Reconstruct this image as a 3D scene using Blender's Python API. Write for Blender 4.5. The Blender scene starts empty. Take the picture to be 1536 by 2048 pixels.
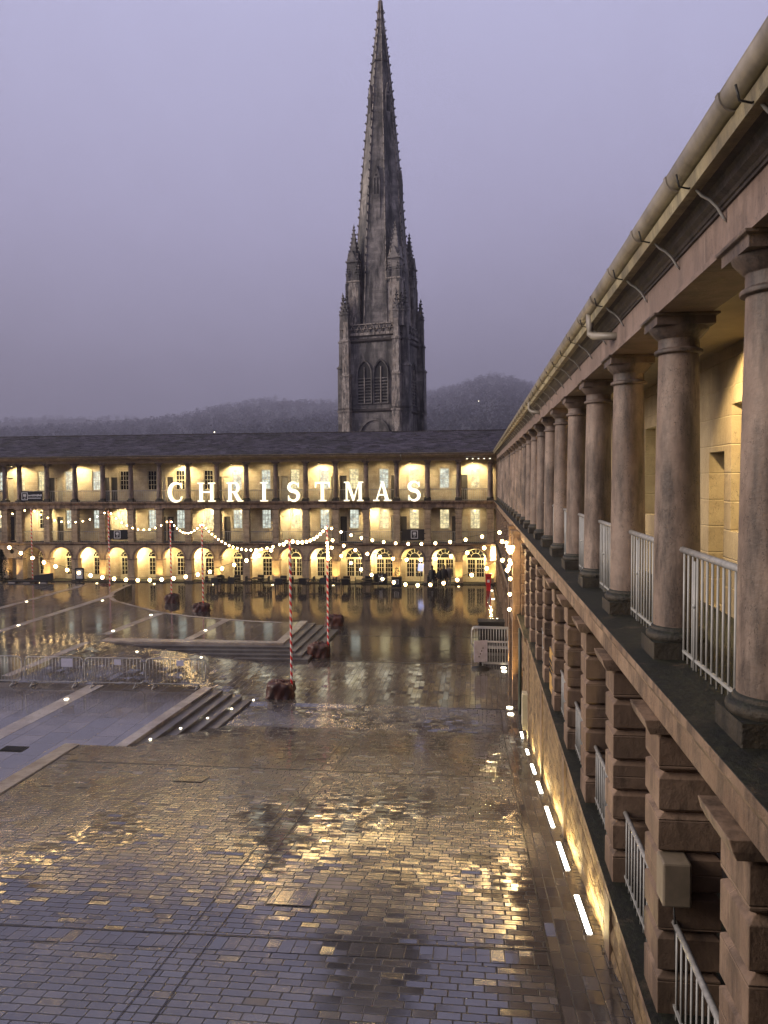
import bpy, math, random
from mathutils import Vector, Matrix
R = math.radians
random.seed(7)
scene = bpy.context.scene
COL = scene.collection

# ------------------------------------------------------------------ helpers
class MB:
    """collects faces for ONE mesh object"""
    def __init__(s): s.v = []; s.f = []; s.sm = []
    def add(s, vs, fs, smooth=False):
        b = len(s.v); s.v += [tuple(p) for p in vs]
        for f in fs: s.f.append([b+i for i in f]); s.sm.append(smooth)
        return s
    def box(s, x0, x1, y0, y1, z0, z1):
        if x0 > x1: x0, x1 = x1, x0
        if y0 > y1: y0, y1 = y1, y0
        return s.add([(x0,y0,z0),(x1,y0,z0),(x1,y1,z0),(x0,y1,z0),(x0,y0,z1),(x1,y0,z1),(x1,y1,z1),(x0,y1,z1)],
                     [(0,3,2,1),(4,5,6,7),(0,1,5,4),(1,2,6,5),(2,3,7,6),(3,0,4,7)])
    def quad(s, a, b, c, d): return s.add([a,b,c,d], [(0,1,2,3)])
    def lathe(s, prof, n=16, cx=0, cy=0, rot=0, smooth=True, cap=True):
        """prof: [(r,z)...] bottom to top"""
        vs = []; fs = []
        for r, z in prof:
            for i in range(n):
                a = rot + 2*math.pi*i/n
                vs.append((cx+r*math.cos(a), cy+r*math.sin(a), z))
        for j in range(len(prof)-1):
            for i in range(n):
                k = (i+1) % n
                fs.append((j*n+i, j*n+k, (j+1)*n+k, (j+1)*n+i))
        s.add(vs, fs, smooth)
        if cap:
            s.add(vs[:n], [tuple(range(n-1,-1,-1))]); s.add(vs[-n:], [tuple(range(n))])
        return s
    def square(s, prof, cx=0, cy=0):
        return s.lathe([(r*math.sqrt(2), z) for r, z in prof], 4, cx, cy, math.pi/4, False)
    def tube(s, pts, r, n=6):
        pts = [Vector(p) for p in pts]; vs = []; fs = []
        rr = r if isinstance(r, (list,tuple)) else [r]*len(pts)
        for i, p in enumerate(pts):
            t = (pts[min(i+1,len(pts)-1)]-pts[max(i-1,0)]).normalized()
            u = t.cross(Vector((0,0,1)))
            if u.length < .05: u = t.cross(Vector((1,0,0)))
            u.normalize(); w = t.cross(u)
            for k in range(n):
                a = 2*math.pi*k/n
                vs.append(p+(u*math.cos(a)+w*math.sin(a))*rr[i])
        for i in range(len(pts)-1):
            for k in range(n):
                q = (k+1) % n
                fs.append((i*n+k, i*n+q, (i+1)*n+q, (i+1)*n+k))
        fs.append(tuple(range(n-1,-1,-1))); fs.append(tuple((len(pts)-1)*n+k for k in range(n)))
        return s.add(vs, fs, True)
    def prism(s, poly, fn, d0, d1):
        """poly 2d, fn(u,v,d)->xyz"""
        n = len(poly)
        s.add([fn(u,v,d0) for u,v in poly]+[fn(u,v,d1) for u,v in poly],
              [tuple(range(n-1,-1,-1)), tuple(range(n,2*n))]+[(i,(i+1)%n,n+(i+1)%n,n+i) for i in range(n)])
        return s
    def sphere(s, c, r, n=8, sq=1.):
        m = n//2; prof = [(max(r*math.sin(math.pi*j/m),1e-4), c[2]-r*sq*math.cos(math.pi*j/m)) for j in range(m+1)]
        return s.lathe(prof, n, c[0], c[1], 0, True, False)
    def build(s, name, mat, parent=None, loc=(0,0,0), rz=0, recalc=False):
        me = bpy.data.meshes.new(name); me.from_pydata(s.v, [], s.f); me.polygons.foreach_set('use_smooth', s.sm)
        me.materials.append(mat); me.validate(); me.update()
        if recalc:
            import bmesh
            bm = bmesh.new(); bm.from_mesh(me); bmesh.ops.remove_doubles(bm, verts=bm.verts, dist=1e-5)
            bmesh.ops.recalc_face_normals(bm, faces=bm.faces); bm.to_mesh(me); bm.free()
        o = bpy.data.objects.new(name, me); COL.objects.link(o)
        put(o, parent, loc, rz); return o
def put(o, parent, loc, rz=0):
    if parent is not None:
        o.parent = parent
        r = parent
        L = Vector(loc)
        while r is not None: L = L - Vector(r.location); r = r.parent
        # only used under unrotated roots, or with world-free local placing (local=True)
        o.location = L
    else: o.location = loc
    o.rotation_euler = (0,0,rz)
def local(o, parent, loc=(0,0,0), rz=0):
    o.parent = parent; o.location = loc; o.rotation_euler = (0,0,rz); return o
def empty(name, loc, rz=0):
    o = bpy.data.objects.new(name, None); COL.objects.link(o); o.location = loc; o.rotation_euler = (0,0,rz)
    o.empty_display_size = .3; return o
def tag(o, label=None, cat=None, group=None, kind=None):
    for k, v in (('label',label),('category',cat),('group',group),('kind',kind)):
        if v: o[k] = v
    return o
def dup(o, parent=None, loc=None, rz=None):
    c = o.copy(); COL.objects.link(c); c.parent = parent
    if loc is not None: c.location = loc
    if rz is not None: c.rotation_euler = (0,0,rz)
    for ch in list(o.children): dup(ch, c)
    return c
def world_to(parent, loc):
    L = Vector(loc); r = parent
    while r is not None: L -= Vector(r.location); r = r.parent
    return L

# ------------------------------------------------------------------ materials
class NT:
    def __init__(s, name):
        s.m = bpy.data.materials.new(name); s.m.use_nodes = True; s.t = s.m.node_tree
        s.p = s.t.nodes['Principled BSDF']; s.N = s.t.nodes; s.L = s.t.links
        s.pos = s.N.new('ShaderNodeNewGeometry')
    def lk(s, a, b): s.L.new(a, b)
    def math(s, op, a, b=None, c=None, clamp=False):
        n = s.N.new('ShaderNodeMath'); n.operation = op; n.use_clamp = clamp
        for i, x in enumerate((a,b,c)):
            if x is None: continue
            if isinstance(x, (int,float)): n.inputs[i].default_value = x
            else: s.lk(x, n.inputs[i])
        return n.outputs[0]
    def vmath(s, op, a, b=None, sc=None):
        n = s.N.new('ShaderNodeVectorMath'); n.operation = op
        for i, x in enumerate((a,b)):
            if x is None: continue
            if isinstance(x, (tuple,list)): n.inputs[i].default_value = x
            else: s.lk(x, n.inputs[i])
        if sc is not None:
            if isinstance(sc, (int,float)): n.inputs['Scale'].default_value = sc
            else: s.lk(sc, n.inputs['Scale'])
        return n.outputs[0]
    def sep(s, v):
        n = s.N.new('ShaderNodeSeparateXYZ'); s.lk(v, n.inputs[0]); return n.outputs
    def comb(s, x, y, z=0):
        n = s.N.new('ShaderNodeCombineXYZ')
        for i, a in enumerate((x,y,z)):
            if isinstance(a, (int,float)): n.inputs[i].default_value = a
            else: s.lk(a, n.inputs[i])
        return n.outputs[0]
    def noise(s, v, scale, detail=4, rough=.55, col=False):
        n = s.N.new('ShaderNodeTexNoise'); n.inputs['Scale'].default_value = scale
        n.inputs['Detail'].default_value = detail; n.inputs['Roughness'].default_value = rough
        s.lk(v, n.inputs['Vector']); return n.outputs[1 if col else 0]
    def white(s, v):
        n = s.N.new('ShaderNodeTexWhiteNoise'); n.noise_dimensions = '3D'; s.lk(v, n.inputs['Vector']); return n.outputs
    def ramp(s, f, stops):
        n = s.N.new('ShaderNodeValToRGB'); e = n.color_ramp.elements
        while len(e) < len(stops): e.new(.5)
        for i, (p, c) in enumerate(stops):
            e[i].position = p; e[i].color = (c[0],c[1],c[2],1) if not isinstance(c,(int,float)) else (c,c,c,1)
        s.lk(f, n.inputs[0]); return n.outputs[0]
    def mix(s, f, a, b, mode='MIX'):
        n = s.N.new('ShaderNodeMix'); n.data_type = 'RGBA'; n.blend_type = mode
        for i, x in ((0,f),(6,a),(7,b)):
            if isinstance(x, (int,float)): n.inputs[i].default_value = x
            elif isinstance(x, (tuple,list)): n.inputs[i].default_value = (*x[:3],1)
            else: s.lk(x, n.inputs[i])
        return n.outputs[2]
    def maprange(s, v, a, b, c, d, smooth=False):
        n = s.N.new('ShaderNodeMapRange'); s.lk(v, n.inputs[0])
        if smooth: n.interpolation_type = 'SMOOTHSTEP'
        for i, x in enumerate((a,b,c,d)): n.inputs[i+1].default_value = x
        return n.outputs[0]
    def bump(s, h, strength, dist, normal=None):
        n = s.N.new('ShaderNodeBump'); n.inputs['Strength'].default_value = strength; n.inputs['Distance'].default_value = dist
        s.lk(h, n.inputs['Height'])
        if normal is not None: s.lk(normal, n.inputs['Normal'])
        return n.outputs[0]
    def set(s, color=None, rough=None, normal=None, metallic=None, spec=None):
        for k, x in (('Base Color',color),('Roughness',rough),('Normal',normal),('Metallic',metallic),('Specular IOR Level',spec)):
            if x is None: continue
            i = s.p.inputs[k]
            if isinstance(x, (int,float)): i.default_value = x
            elif isinstance(x, (tuple,list)): i.default_value = (*x[:3],1)
            else: s.lk(x, i)
        return s.m

def stone(name, c, dark, joints=None, axis='x', moss=False, streak=True, rough=.62, contrast=1., bumps=.012):
    t = NT(name); P = t.pos.outputs['Position']
    n1 = t.noise(P, 1.1, 5, .6)
    sp = t.sep(P)
    st = t.comb(t.math('MULTIPLY', sp[0], 1.6), t.math('MULTIPLY', sp[1], 1.6), t.math('MULTIPLY', sp[2], .35))
    n2 = t.noise(st, 2.2, 5, .65)
    n3 = t.noise(P, 45, 3, .6)
    m = t.maprange(n1, .38, .62, 0, 1)
    col = t.mix(m, c, tuple(x*y for x,y in zip(c,(.55,.50,.47))))
    n4 = t.noise(P, 5.5, 6, .75)
    col = t.mix(t.maprange(n4, .5, .68, 0, .65*contrast), col, tuple(x*.4 for x in c))
    if streak:
        col = t.mix(t.maprange(n2, .46, .62, 0, .85*contrast), col, dark)
    col = t.mix(t.maprange(n3, .3, .7, 0, .35), col, tuple(x*.55 for x in c))
    ck = t.noise(t.comb(t.math('MULTIPLY', sp[0], 2.), t.math('MULTIPLY', sp[1], 2.), t.math('MULTIPLY', sp[2], .8)), 2.4, 5, .7)
    crack = t.math('MULTIPLY', t.math('LESS_THAN', t.math('ABSOLUTE', t.math('SUBTRACT', ck, .5)), .0028), t.math('GREATER_THAN', t.noise(P, .9, 2, .5), .5))
    col = t.mix(t.math('MULTIPLY', crack, .8), col, (.01,.008,.006))
    h = t.math('ADD', t.math('MULTIPLY', n3, .35), t.noise(P, 9, 4, .6))
    if joints:
        w, hh = joints
        u = sp[0] if axis == 'x' else sp[1]
        v = t.math('DIVIDE', sp[2], hh); row = t.math('FLOOR', v)
        uu = t.math('ADD', t.math('DIVIDE', u, w), t.math('MULTIPLY', t.math('MODULO', row, 2.), .5))
        cell = t.white(t.comb(t.math('FLOOR', uu), row, 3.))
        fu = t.math('FRACT', uu); fv = t.math('FRACT', v)
        du = t.math('MULTIPLY', t.math('MINIMUM', fu, t.math('SUBTRACT', 1., fu)), w)
        dv = t.math('MULTIPLY', t.math('MINIMUM', fv, t.math('SUBTRACT', 1., fv)), hh)
        j = t.maprange(t.math('MINIMUM', du, dv), .003, .011, 0, 1)
        col = t.mix(t.math('MULTIPLY', cell[0], .5), col, tuple(x*.62 for x in c))
        col = t.mix(t.math('MULTIPLY', t.math('SUBTRACT', 1., j), .5), col, tuple(min(1,x*1.1) for x in c))
        h = t.math('ADD', h, t.math('MULTIPLY', j, .9))
    if moss:
        nz = t.sep(t.pos.outputs['Normal'])[2]
        mm = t.math('MULTIPLY', t.maprange(nz, .35, .8, 0, 1), t.maprange(t.noise(P, 3.2, 6, .7), .2, .42, .35, 1.))
        col = t.mix(mm, col, t.mix(t.maprange(t.noise(P, 14, 6, .75), .45, .62, 0, 1), (.004,.005,.003), (.022,.025,.012)))
        h = t.math('ADD', h, t.math('MULTIPLY', t.noise(P, 24, 5, .7), 2.))
    return t.set(col, rough, t.bump(h, .8, bumps))

def plain(name, c, rough=.5, metallic=0, var=.25, scale=6, bumps=.002, spec=None):
    t = NT(name); P = t.pos.outputs['Position']
    n = t.noise(P, scale, 5, .6)
    col = t.mix(t.maprange(n, .3, .7, 0, 1), c, tuple(x*(1-var) for x in c))
    return t.set(col, rough, t.bump(n, .5, bumps), metallic, spec)

def emit(name, c, strength):
    t = NT(name); t.set((.02,.02,.02), .5)
    t.p.inputs['Emission Color'].default_value = (*c,1); t.p.inputs['Emission Strength'].default_value = strength
    return t.m

def paving(name, w, h, swap=False, c1=(.15,.125,.105), c2=(.08,.072,.07), tilt=.05, r0=.12, r1=.42, joint=.006, spec=.8, jdepth=.5, micro=1., dark=1.):
    """wet stone setts: every sett has its own tone, tilt and polish"""
    t = NT(name); P = t.pos.outputs['Position']; sp = t.sep(P)
    x, y = (sp[1], sp[0]) if swap else (sp[0], sp[1])
    v = t.math('DIVIDE', y, h); row = t.math('FLOOR', v)
    rr = t.white(t.comb(row, 5.3, 1.))[0]
    u = t.math('ADD', t.math('DIVIDE', x, t.math('MULTIPLY_ADD', rr, .4*w, .8*w)), t.math('ADD', t.math('MULTIPLY', row, .5), t.math('MULTIPLY', rr, .3)))
    colm = t.math('FLOOR', u)
    wn = t.white(t.comb(colm, row, 0.)); wn2 = t.white(t.comb(row, colm, 9.))
    fu = t.math('FRACT', u); fv = t.math('FRACT', v)
    du = t.math('MULTIPLY', t.math('MINIMUM', fu, t.math('SUBTRACT', 1., fu)), w)
    dv = t.math('MULTIPLY', t.math('MINIMUM', fv, t.math('SUBTRACT', 1., fv)), h)
    j = t.maprange(t.math('MINIMUM', du, dv), .0, joint, 0, 1)
    big = t.noise(P, .35, 4, .55); mid = t.noise(P, 1.3, 4, .6); fine = t.noise(P, 38, 3, .6)
    col = t.mix(wn[0], c1, c2)
    col = t.mix(t.maprange(mid, .42, .62, 0, .75), col, tuple(a*.38 for a in c1))
    col = t.mix(t.math('MULTIPLY', t.math('SUBTRACT', 1., j), .95), col, (.008,.007,.006))
    spec_ = t.math('ADD', .05, t.math('MULTIPLY', j, spec-.05))
    wet = t.math('ADD', t.math('MULTIPLY', t.maprange(big, .42, .58, 0, 1), .62), t.math('MULTIPLY', t.math('POWER', wn2[0], 2.), .38))
    rough = t.math('ADD', r0, t.math('MULTIPLY', wet, r1-r0))
    rough = t.math('ADD', rough, t.math('MULTIPLY', t.math('SUBTRACT', 1., j), .6))
    hgt = t.math('ADD', t.math('MULTIPLY', j, jdepth), t.math('MULTIPLY', fine, .18*micro))
    hgt = t.math('ADD', hgt, t.math('MULTIPLY', t.noise(P, 7, 3, .6), .5*micro))
    nb = t.bump(hgt, .7, .012)
    tv = t.vmath('SUBTRACT', wn[1], (.5,.5,.5))
    tv = t.vmath('MULTIPLY', tv, (tilt, tilt, 0.))
    # some setts sit askew: tilt grows with a cube of a second random number
    k = t.math('ADD', .5, t.math('MULTIPLY', t.math('POWER', wn2[0], 4.), 3.))
    tv = t.vmath('SCALE', tv, None, k)
    nn = t.vmath('NORMALIZE', t.vmath('ADD', nb, tv))
    t.p.inputs['IOR'].default_value = 2.15
    return t.set(col, rough, nn, None, spec_)

M = {}
SC = (.33,.235,.165); SD = (.04,.028,.02)
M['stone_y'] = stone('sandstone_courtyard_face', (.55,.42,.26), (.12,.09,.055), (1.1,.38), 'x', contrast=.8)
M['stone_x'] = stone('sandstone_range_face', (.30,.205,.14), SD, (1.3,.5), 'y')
M['stone'] = stone('sandstone_dressed', SC, SD)
M['column'] = stone('sandstone_column', (.30,.225,.175), (.045,.032,.025), contrast=1.1, bumps=.01)
M['capital'] = stone('shade_darkened_capital', (.19,.14,.11), (.03,.022,.018), contrast=1.2)  # shadow on the capitals put into a darker stone colour
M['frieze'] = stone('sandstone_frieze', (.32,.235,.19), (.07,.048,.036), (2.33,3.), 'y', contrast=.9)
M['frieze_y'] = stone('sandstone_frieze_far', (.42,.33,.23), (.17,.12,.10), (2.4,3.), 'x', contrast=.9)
M['black_stone_and_shade'] = stone('sandstone_blackened_and_shade', (.07,.055,.05), (.015,.012,.011), contrast=1.2)  # also paints the shade of the cornice and the lower gallery wall
M['ledge'] = stone('sandstone_ledge', (.36,.25,.165), (.05,.035,.025), moss=True, contrast=1.)
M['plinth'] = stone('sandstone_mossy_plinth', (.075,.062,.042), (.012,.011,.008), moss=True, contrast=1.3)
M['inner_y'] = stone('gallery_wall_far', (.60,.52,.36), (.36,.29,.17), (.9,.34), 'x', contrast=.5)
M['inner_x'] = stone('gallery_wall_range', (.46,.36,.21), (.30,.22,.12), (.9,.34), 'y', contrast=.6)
M['ceiling'] = plain('gallery_ceiling_plaster', (.55,.48,.33), .8, 0, .3, 2.5)
M['basement'] = stone('rough_basement_masonry', (.36,.25,.13), (.05,.03,.015), (.7,.28), 'y', contrast=1.3, bumps=.05)
M['cream'] = plain('cream_paint', (.52,.47,.33), .45)
M['box_beige'] = plain('beige_plastic', (.26,.21,.15), .5, 0, .3, 8)
M['gutter'] = plain('painted_gutter', (.33,.29,.23), .42, 0, .6, 4)
M['fascia'] = stone('weathered_ochre_board', (.42,.36,.20), (.06,.05,.03), contrast=.9, rough=.5)
M['white_metal'] = plain('white_painted_rail', (.38,.37,.35), .42, 0, .5, 14)
M['grey_metal'] = plain('grey_painted_bars', (.42,.42,.40), .4)
M['galv'] = plain('galvanised_steel', (.42,.41,.40), .38, .5)
M['black'] = plain('black_rattan', (.006,.006,.007), .5)
M['black_board'] = plain('black_board', (.008,.008,.009), .4)
M['white_mark'] = plain('white_print', (.7,.7,.7), .5)
M['glass_dark'] = plain('dark_window_glass', (.012,.014,.018), .06)
M['door'] = plain('dark_door_paint', (.05,.045,.035), .5)
M['door_pale'] = plain('pale_door_paint', (.50,.46,.34), .5)
M['glass_warm'] = emit('lit_window_warm', (1.,.86,.48), .85)
M['glass_cool'] = emit('lit_window_cool', (.86,.92,.80), .75)
M['bulb'] = emit('festoon_bulb', (1.,.66,.28), 95.)
M['letter'] = emit('letter_light', (1.,.93,.72), 1.6)
M['letter_edge'] = emit('letter_side_light', (1.,.80,.30), 1.0)
M['strip'] = emit('ground_strip_light', (1.,.93,.78), 14.)
M['disc'] = emit('ground_spot_light', (1.,.88,.62), 7.)
M['lampglow'] = emit('gallery_lamp_glow', (1.,.78,.4), 6.)
M['screen'] = emit('lavender_screen', (.55,.58,1.), 1.1)
M['cable'] = plain('black_cable', (.01,.01,.01), .6)
M['red'] = plain('red_paint', (.55,.01,.015), .35)
M['sack'] = stone('brown_weatherproof_cover', (.10,.03,.018), (.02,.008,.006), contrast=1.3, rough=.42)
M['paper'] = plain('white_notice', (.65,.63,.75), .6)
M['kerb'] = stone('pale_kerb_stone', (.42,.38,.35), (.2,.17,.15), rough=.22, streak=False, bumps=.004)
M['step'] = stone('dark_granite_step', (.13,.125,.13), (.03,.03,.03), rough=.3, streak=False, bumps=.003)
M['iron'] = plain('cast_iron', (.02,.019,.018), .5, .3)
M['leaf'] = plain('dark_conifer', (.010,.016,.008), .7)
M['skin'] = plain('skin', (.35,.2,.14), .5)
M['cloth'] = plain('dark_clothes', (.012,.012,.015), .8)
M['cloth_grey'] = plain('grey_clothes', (.16,.16,.17), .8)
M['hair'] = plain('dark_hair', (.02,.012,.008), .6)
M['green_paint'] = plain('green_paint', (.01,.09,.05), .5)
M['green_pipe'] = plain('green_weathered_pipe', (.045,.06,.045), .5)
M['yellow_board'] = plain('ochre_notice_board', (.55,.33,.10), .55)
t = NT('bulb_halo'); mx_ = t.N.new('ShaderNodeMixShader'); tr_ = t.N.new('ShaderNodeBsdfTransparent'); em_ = t.N.new('ShaderNodeEmission')
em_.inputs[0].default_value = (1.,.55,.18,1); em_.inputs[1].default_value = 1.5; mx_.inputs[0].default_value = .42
t.lk(tr_.outputs[0], mx_.inputs[1]); t.lk(em_.outputs[0], mx_.inputs[2]); t.lk(mx_.outputs[0], t.N['Material Output'].inputs['Surface']); M['halo_shell'] = t.m  # halo round each bulb, drawn as a dim see-through emissive shell
def display(name, c, strength):
    t = NT(name); P = t.pos.outputs['Position']; t.set((.02,.02,.02), .2)
    n = t.noise(P, 2.6, 5, .7); n2 = t.noise(P, 9, 3, .7, True)
    k = t.maprange(n, .40, .60, .42, 1.)
    cc = t.mix(t.math('MULTIPLY', t.maprange(n, .3, .5, 1, 0), .4), c, n2)
    t.lk(cc, t.p.inputs['Emission Color']); t.lk(t.math('MULTIPLY', k, strength), t.p.inputs['Emission Strength']); return t.m
M['glass_warm'] = display('lit_window_warm', (1.,.86,.48), 1.0)
M['glass_cool'] = display('lit_window_cool', (.86,.92,.80), .85)
# candy stripe
t = NT('candy_stripe'); tc = t.N.new('ShaderNodeTexCoord'); s = t.sep(tc.outputs['Object'])
ang = t.math('ARCTAN2', s[1], s[0])
f = t.math('FRACT', t.math('ADD', t.math('MULTIPLY', s[2], 3.4), t.math('MULTIPLY', ang, 1/(2*math.pi))))
M['candy'] = t.set(t.mix(t.math('GREATER_THAN', f, .5), (.75,.72,.68), (.62,.02,.02)), .35)
# slates
def slate(name, along, up):
    t = NT(name); P = t.pos.outputs['Position']; sp = t.sep(P)
    v = t.math('DIVIDE', sp[up], .10); row = t.math('FLOOR', v)
    u = t.math('ADD', t.math('DIVIDE', sp[along], .42), t.math('MULTIPLY', t.white(t.comb(row, 1., 1.))[0], 3.))
    c = t.white(t.comb(t.math('FLOOR', u), row, 2.))
    fv = t.math('FRACT', v); fu = t.math('FRACT', u)
    col = t.mix(c[0], (.05,.045,.062), (.16,.145,.19))
    col = t.mix(t.maprange(t.noise(P, .6, 6, .65), .45, .7, 0, .7), col, (.05,.05,.04))
    e = t.maprange(fv, 0., .22, 1., 0.)
    col = t.mix(t.math('MULTIPLY', e, .9), col, (.01,.01,.012))
    col = t.mix(t.maprange(fu, 0., .06, .6, 0.), col, (.012,.012,.014))
    h = t.math('ADD', fv, t.math('MULTIPLY', c[0], .7))
    return t.set(col, t.maprange(c[0], 0, 1, .42, .7), t.bump(h, .8, .03))
M['slate'] = slate('wet_stone_slates', 0, 2)
# church stone, sooty
t = NT('sooty_church_stone'); P = t.pos.outputs['Position']; sp = t.sep(P)
v = t.math('DIVIDE', sp[2], .42); row = t.math('FLOOR', v)
c = t.white(t.comb(t.math('FLOOR', t.math('ADD', t.math('DIVIDE', t.math('ADD', sp[0], sp[1]), .9), t.math('MULTIPLY', row, .5))), row, 2.))
n1 = t.noise(P, .28, 6, .65); st = t.comb(sp[0], sp[1], t.math('MULTIPLY', sp[2], .18)); n2 = t.noise(st, .9, 6, .7)
col = t.mix(t.maprange(n1, .38, .62, 0, 1), (.36,.32,.29), (.09,.083,.08))
col = t.mix(t.maprange(n2, .44, .60, 0, .92), col, (.028,.026,.026))
col = t.mix(t.math('MULTIPLY', c[0], .45), col, (.05,.045,.045))
M['church'] = t.set(col, .7, t.bump(t.math('ADD', n1, t.math('MULTIPLY', c[0], .25)), .8, .3))
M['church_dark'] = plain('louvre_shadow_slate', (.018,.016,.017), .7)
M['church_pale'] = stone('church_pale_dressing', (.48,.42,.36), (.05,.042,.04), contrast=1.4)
# hill / wood
M['wood'] = plain('winter_woodland', (.016,.016,.016), .9, 0, .5, .05)
M['hill'] = plain('hill_ground', (.02,.022,.017), .95, 0, .5, .02)
# paving
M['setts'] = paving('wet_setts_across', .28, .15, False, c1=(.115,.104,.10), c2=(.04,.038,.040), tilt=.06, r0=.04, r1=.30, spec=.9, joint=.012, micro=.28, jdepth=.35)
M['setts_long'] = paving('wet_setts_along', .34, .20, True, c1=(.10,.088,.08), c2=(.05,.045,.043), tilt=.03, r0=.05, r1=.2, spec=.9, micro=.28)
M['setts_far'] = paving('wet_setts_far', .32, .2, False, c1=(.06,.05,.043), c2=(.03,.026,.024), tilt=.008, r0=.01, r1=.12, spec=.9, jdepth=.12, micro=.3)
M['slabs'] = paving('wet_terrace_slabs', 1.15, .75, True, c1=(.15,.13,.12), c2=(.07,.063,.06), tilt=.006, r0=.02, r1=.14, joint=.01, spec=.9, jdepth=.12, micro=.3)
M['channel'] = plain('drain_channel_stone', (.035,.03,.028), .35, 0, .4, 20)
M['band'] = paving('edging_setts', .36, .17, True, c1=(.115,.104,.10), c2=(.04,.038,.040), tilt=.055, r0=.04, r1=.30, spec=.9, micro=.3)

# ------------------------------------------------------------------ ground
def g(y):
    if y < 4.5: return 3.126
    if y < 24.3: return 2.61-.155*(y-7.83)
    if y < 29: return .057*(29-y)/4.7
    return 0.
TZ = .55
def gx(x, y):
    z = g(y)
    if 27.2 <= y <= 35 and x < -9: z += TZ*min(max((-9-x)/8.6,0),1)
    return z
KL = [(-60,4.0),(-9.2,4.0),(-9.2,10),(-9.6,13),(-10.03,15.12),(-10.97,19.54),(-11.2,20.6)]
def left(y):
    if y <= 10: return -9.2
    for (x0,y0),(x1,y1) in zip(KL[2:],KL[3:]):
        if y0 <= y <= y1: return x0+(x1-x0)*(y-y0)/(y1-y0)
    return -11.2
def strip_sheet(name, ys, xl, xr, mat, dz=0., nx=1):
    mb = MB(); 
    for a, b in zip(ys, ys[1:]):
        for i in range(nx):
            p = []
            for (yy, ii) in ((a,i),(a,i+1),(b,i+1),(b,i)):
                x = xl(yy)+(xr-xl(yy))*ii/nx
                p.append((x, yy, gx(x, yy)+dz))
            mb.quad(*p)
    return tag(mb.build(name, mat), kind='structure')
ys1 = [-12,4.5]+[4.5+i*.5 for i in range(1,33)]+[20.6]
strip_sheet('sloping_path', ys1, left, 1.62, M['setts'])
strip_sheet('sloping_path', [20.6+i*(27.2-20.6)/12 for i in range(13)], lambda y: -9.56, 1.62, M['setts'])
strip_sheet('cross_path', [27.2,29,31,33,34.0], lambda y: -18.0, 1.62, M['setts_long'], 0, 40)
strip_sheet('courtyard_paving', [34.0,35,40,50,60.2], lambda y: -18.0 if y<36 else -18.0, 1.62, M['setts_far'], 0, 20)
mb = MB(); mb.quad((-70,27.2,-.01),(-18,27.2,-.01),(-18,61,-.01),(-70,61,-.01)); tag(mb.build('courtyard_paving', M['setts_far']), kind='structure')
mb = MB(); mb.quad((-5000,-1000,-.45),(5000,-1000,-.45),(5000,8000,-.45),(-5000,8000,-.45)); tag(mb.build('ground', M['hill']), kind='structure')
mb = MB(); mb.box(-60,-9.2,-12,4,2.0,3.12); mb.box(-60,-9.55,4,12.05,-.1,TZ-.004); tag(mb.build('upper_pavement', M['setts']), kind='structure')
# terrace slab
arc = [(-10.14,40.18),(-11.8,40.4),(-13.4,40.82),(-15.7,41.6),(-17.95,42.7),(-20.54,44.81),(-22.58,46.6),(-23.7,48.2),(-24.33,49.94),(-24.8,52.5),(-25,54)]
terr = [(-60,12),(-9.55,12),(-9.62,13),(-10.05,15.12),(-10.99,19.54),(-11.2,20.5),(-9.92,20.5),(-9.56,27.2),(-17.7,27.2),(-17.7,34.6),(-8.86,34.95),(-8.95,40.5)]+arc+[(-60,54)]
mb = MB(); mb.prism(terr, lambda u,v,d:(u,v,d), -.1, TZ); tag(mb.build('terrace', M['slabs']), kind='structure')
# kerb between slope and terrace
mb = MB(); kp = KL[2:]
for (x0,y0),(x1,y1) in zip(kp,kp[1:]):
    n = 6
    for i in range(n):
        ya, yb = y0+(y1-y0)*i/n, y0+(y1-y0)*(i+1)/n; xa, xb = left(ya), left(yb)
        za, zb = g(ya)+.03, g(yb)+.03; w = .42
        mb.quad((xa,ya,za),(xb,yb,zb),(xb-w,yb,zb),(xa-w,ya,za)); mb.quad((xa-w,ya,za),(xb-w,yb,zb),(xb-w,yb,.3),(xa-w,ya,.3))
        mb.quad((xa,ya,za-.05),(xb,yb,zb-.05),(xb,yb,zb),(xa,ya,za))
tag(mb.build('kerb', M['kerb']), kind='structure')
# steps right of first terrace, steps round second
def steps(name, label, edges):
    root = empty(name, edges['loc']); tag(root, label, 'steps')
    for i in range(edges['n']):
        z1 = TZ-.0-(i)*TZ/(edges['n']); 
        mb = MB(); mb.prism(edges['poly'](i), lambda u,v,d:(u,v,d), -.12, z1+(.006 if i==0 else 0))
        mb.build('step', M['kerb'] if i==0 else M['step'], root)
        # put() handled by loc 0
    return root
n1s = 4
def p1(i):
    o = .36*i
    return [(-10.27,20.45),(-9.92+o,20.45),(-9.56+o,27.22),(-9.95,27.22)]
def p2(i):
    o = .36*i
    return [(-17.7-(0 if i==0 else .3),35.4),(-17.7-(0 if i==0 else .3),34.6-.33*i),(-8.86+o,34.93-.33*i),(-8.93+o*1.15,40.62),(-9.35,40.62),(-9.28,35.35)]
def mksteps(root, polys, n):
    for i in range(n):
        z1 = TZ+.006-i*(TZ)/(n)
        mb = MB(); mb.prism(polys(i), lambda u,v,d:(u,v,d), -.15-.01*i, z1)
        o = mb.build('step', M['kerb'] if i == 0 else M['step'], recalc=True); o.parent = root; o.location = -Vector(root.location)
    return root
st1 = tag(empty('stone_steps', (-9.2,24,0)), 'grey stone steps fanning down from the near terrace beside the wet slope', 'steps')
mksteps(st1, p1, 5)
st2 = tag(empty('stone_steps', (-9,37,0)), 'grey stone steps wrapping the corner of the raised terrace in mid courtyard', 'steps')
mksteps(st2, p2, 5)
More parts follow.
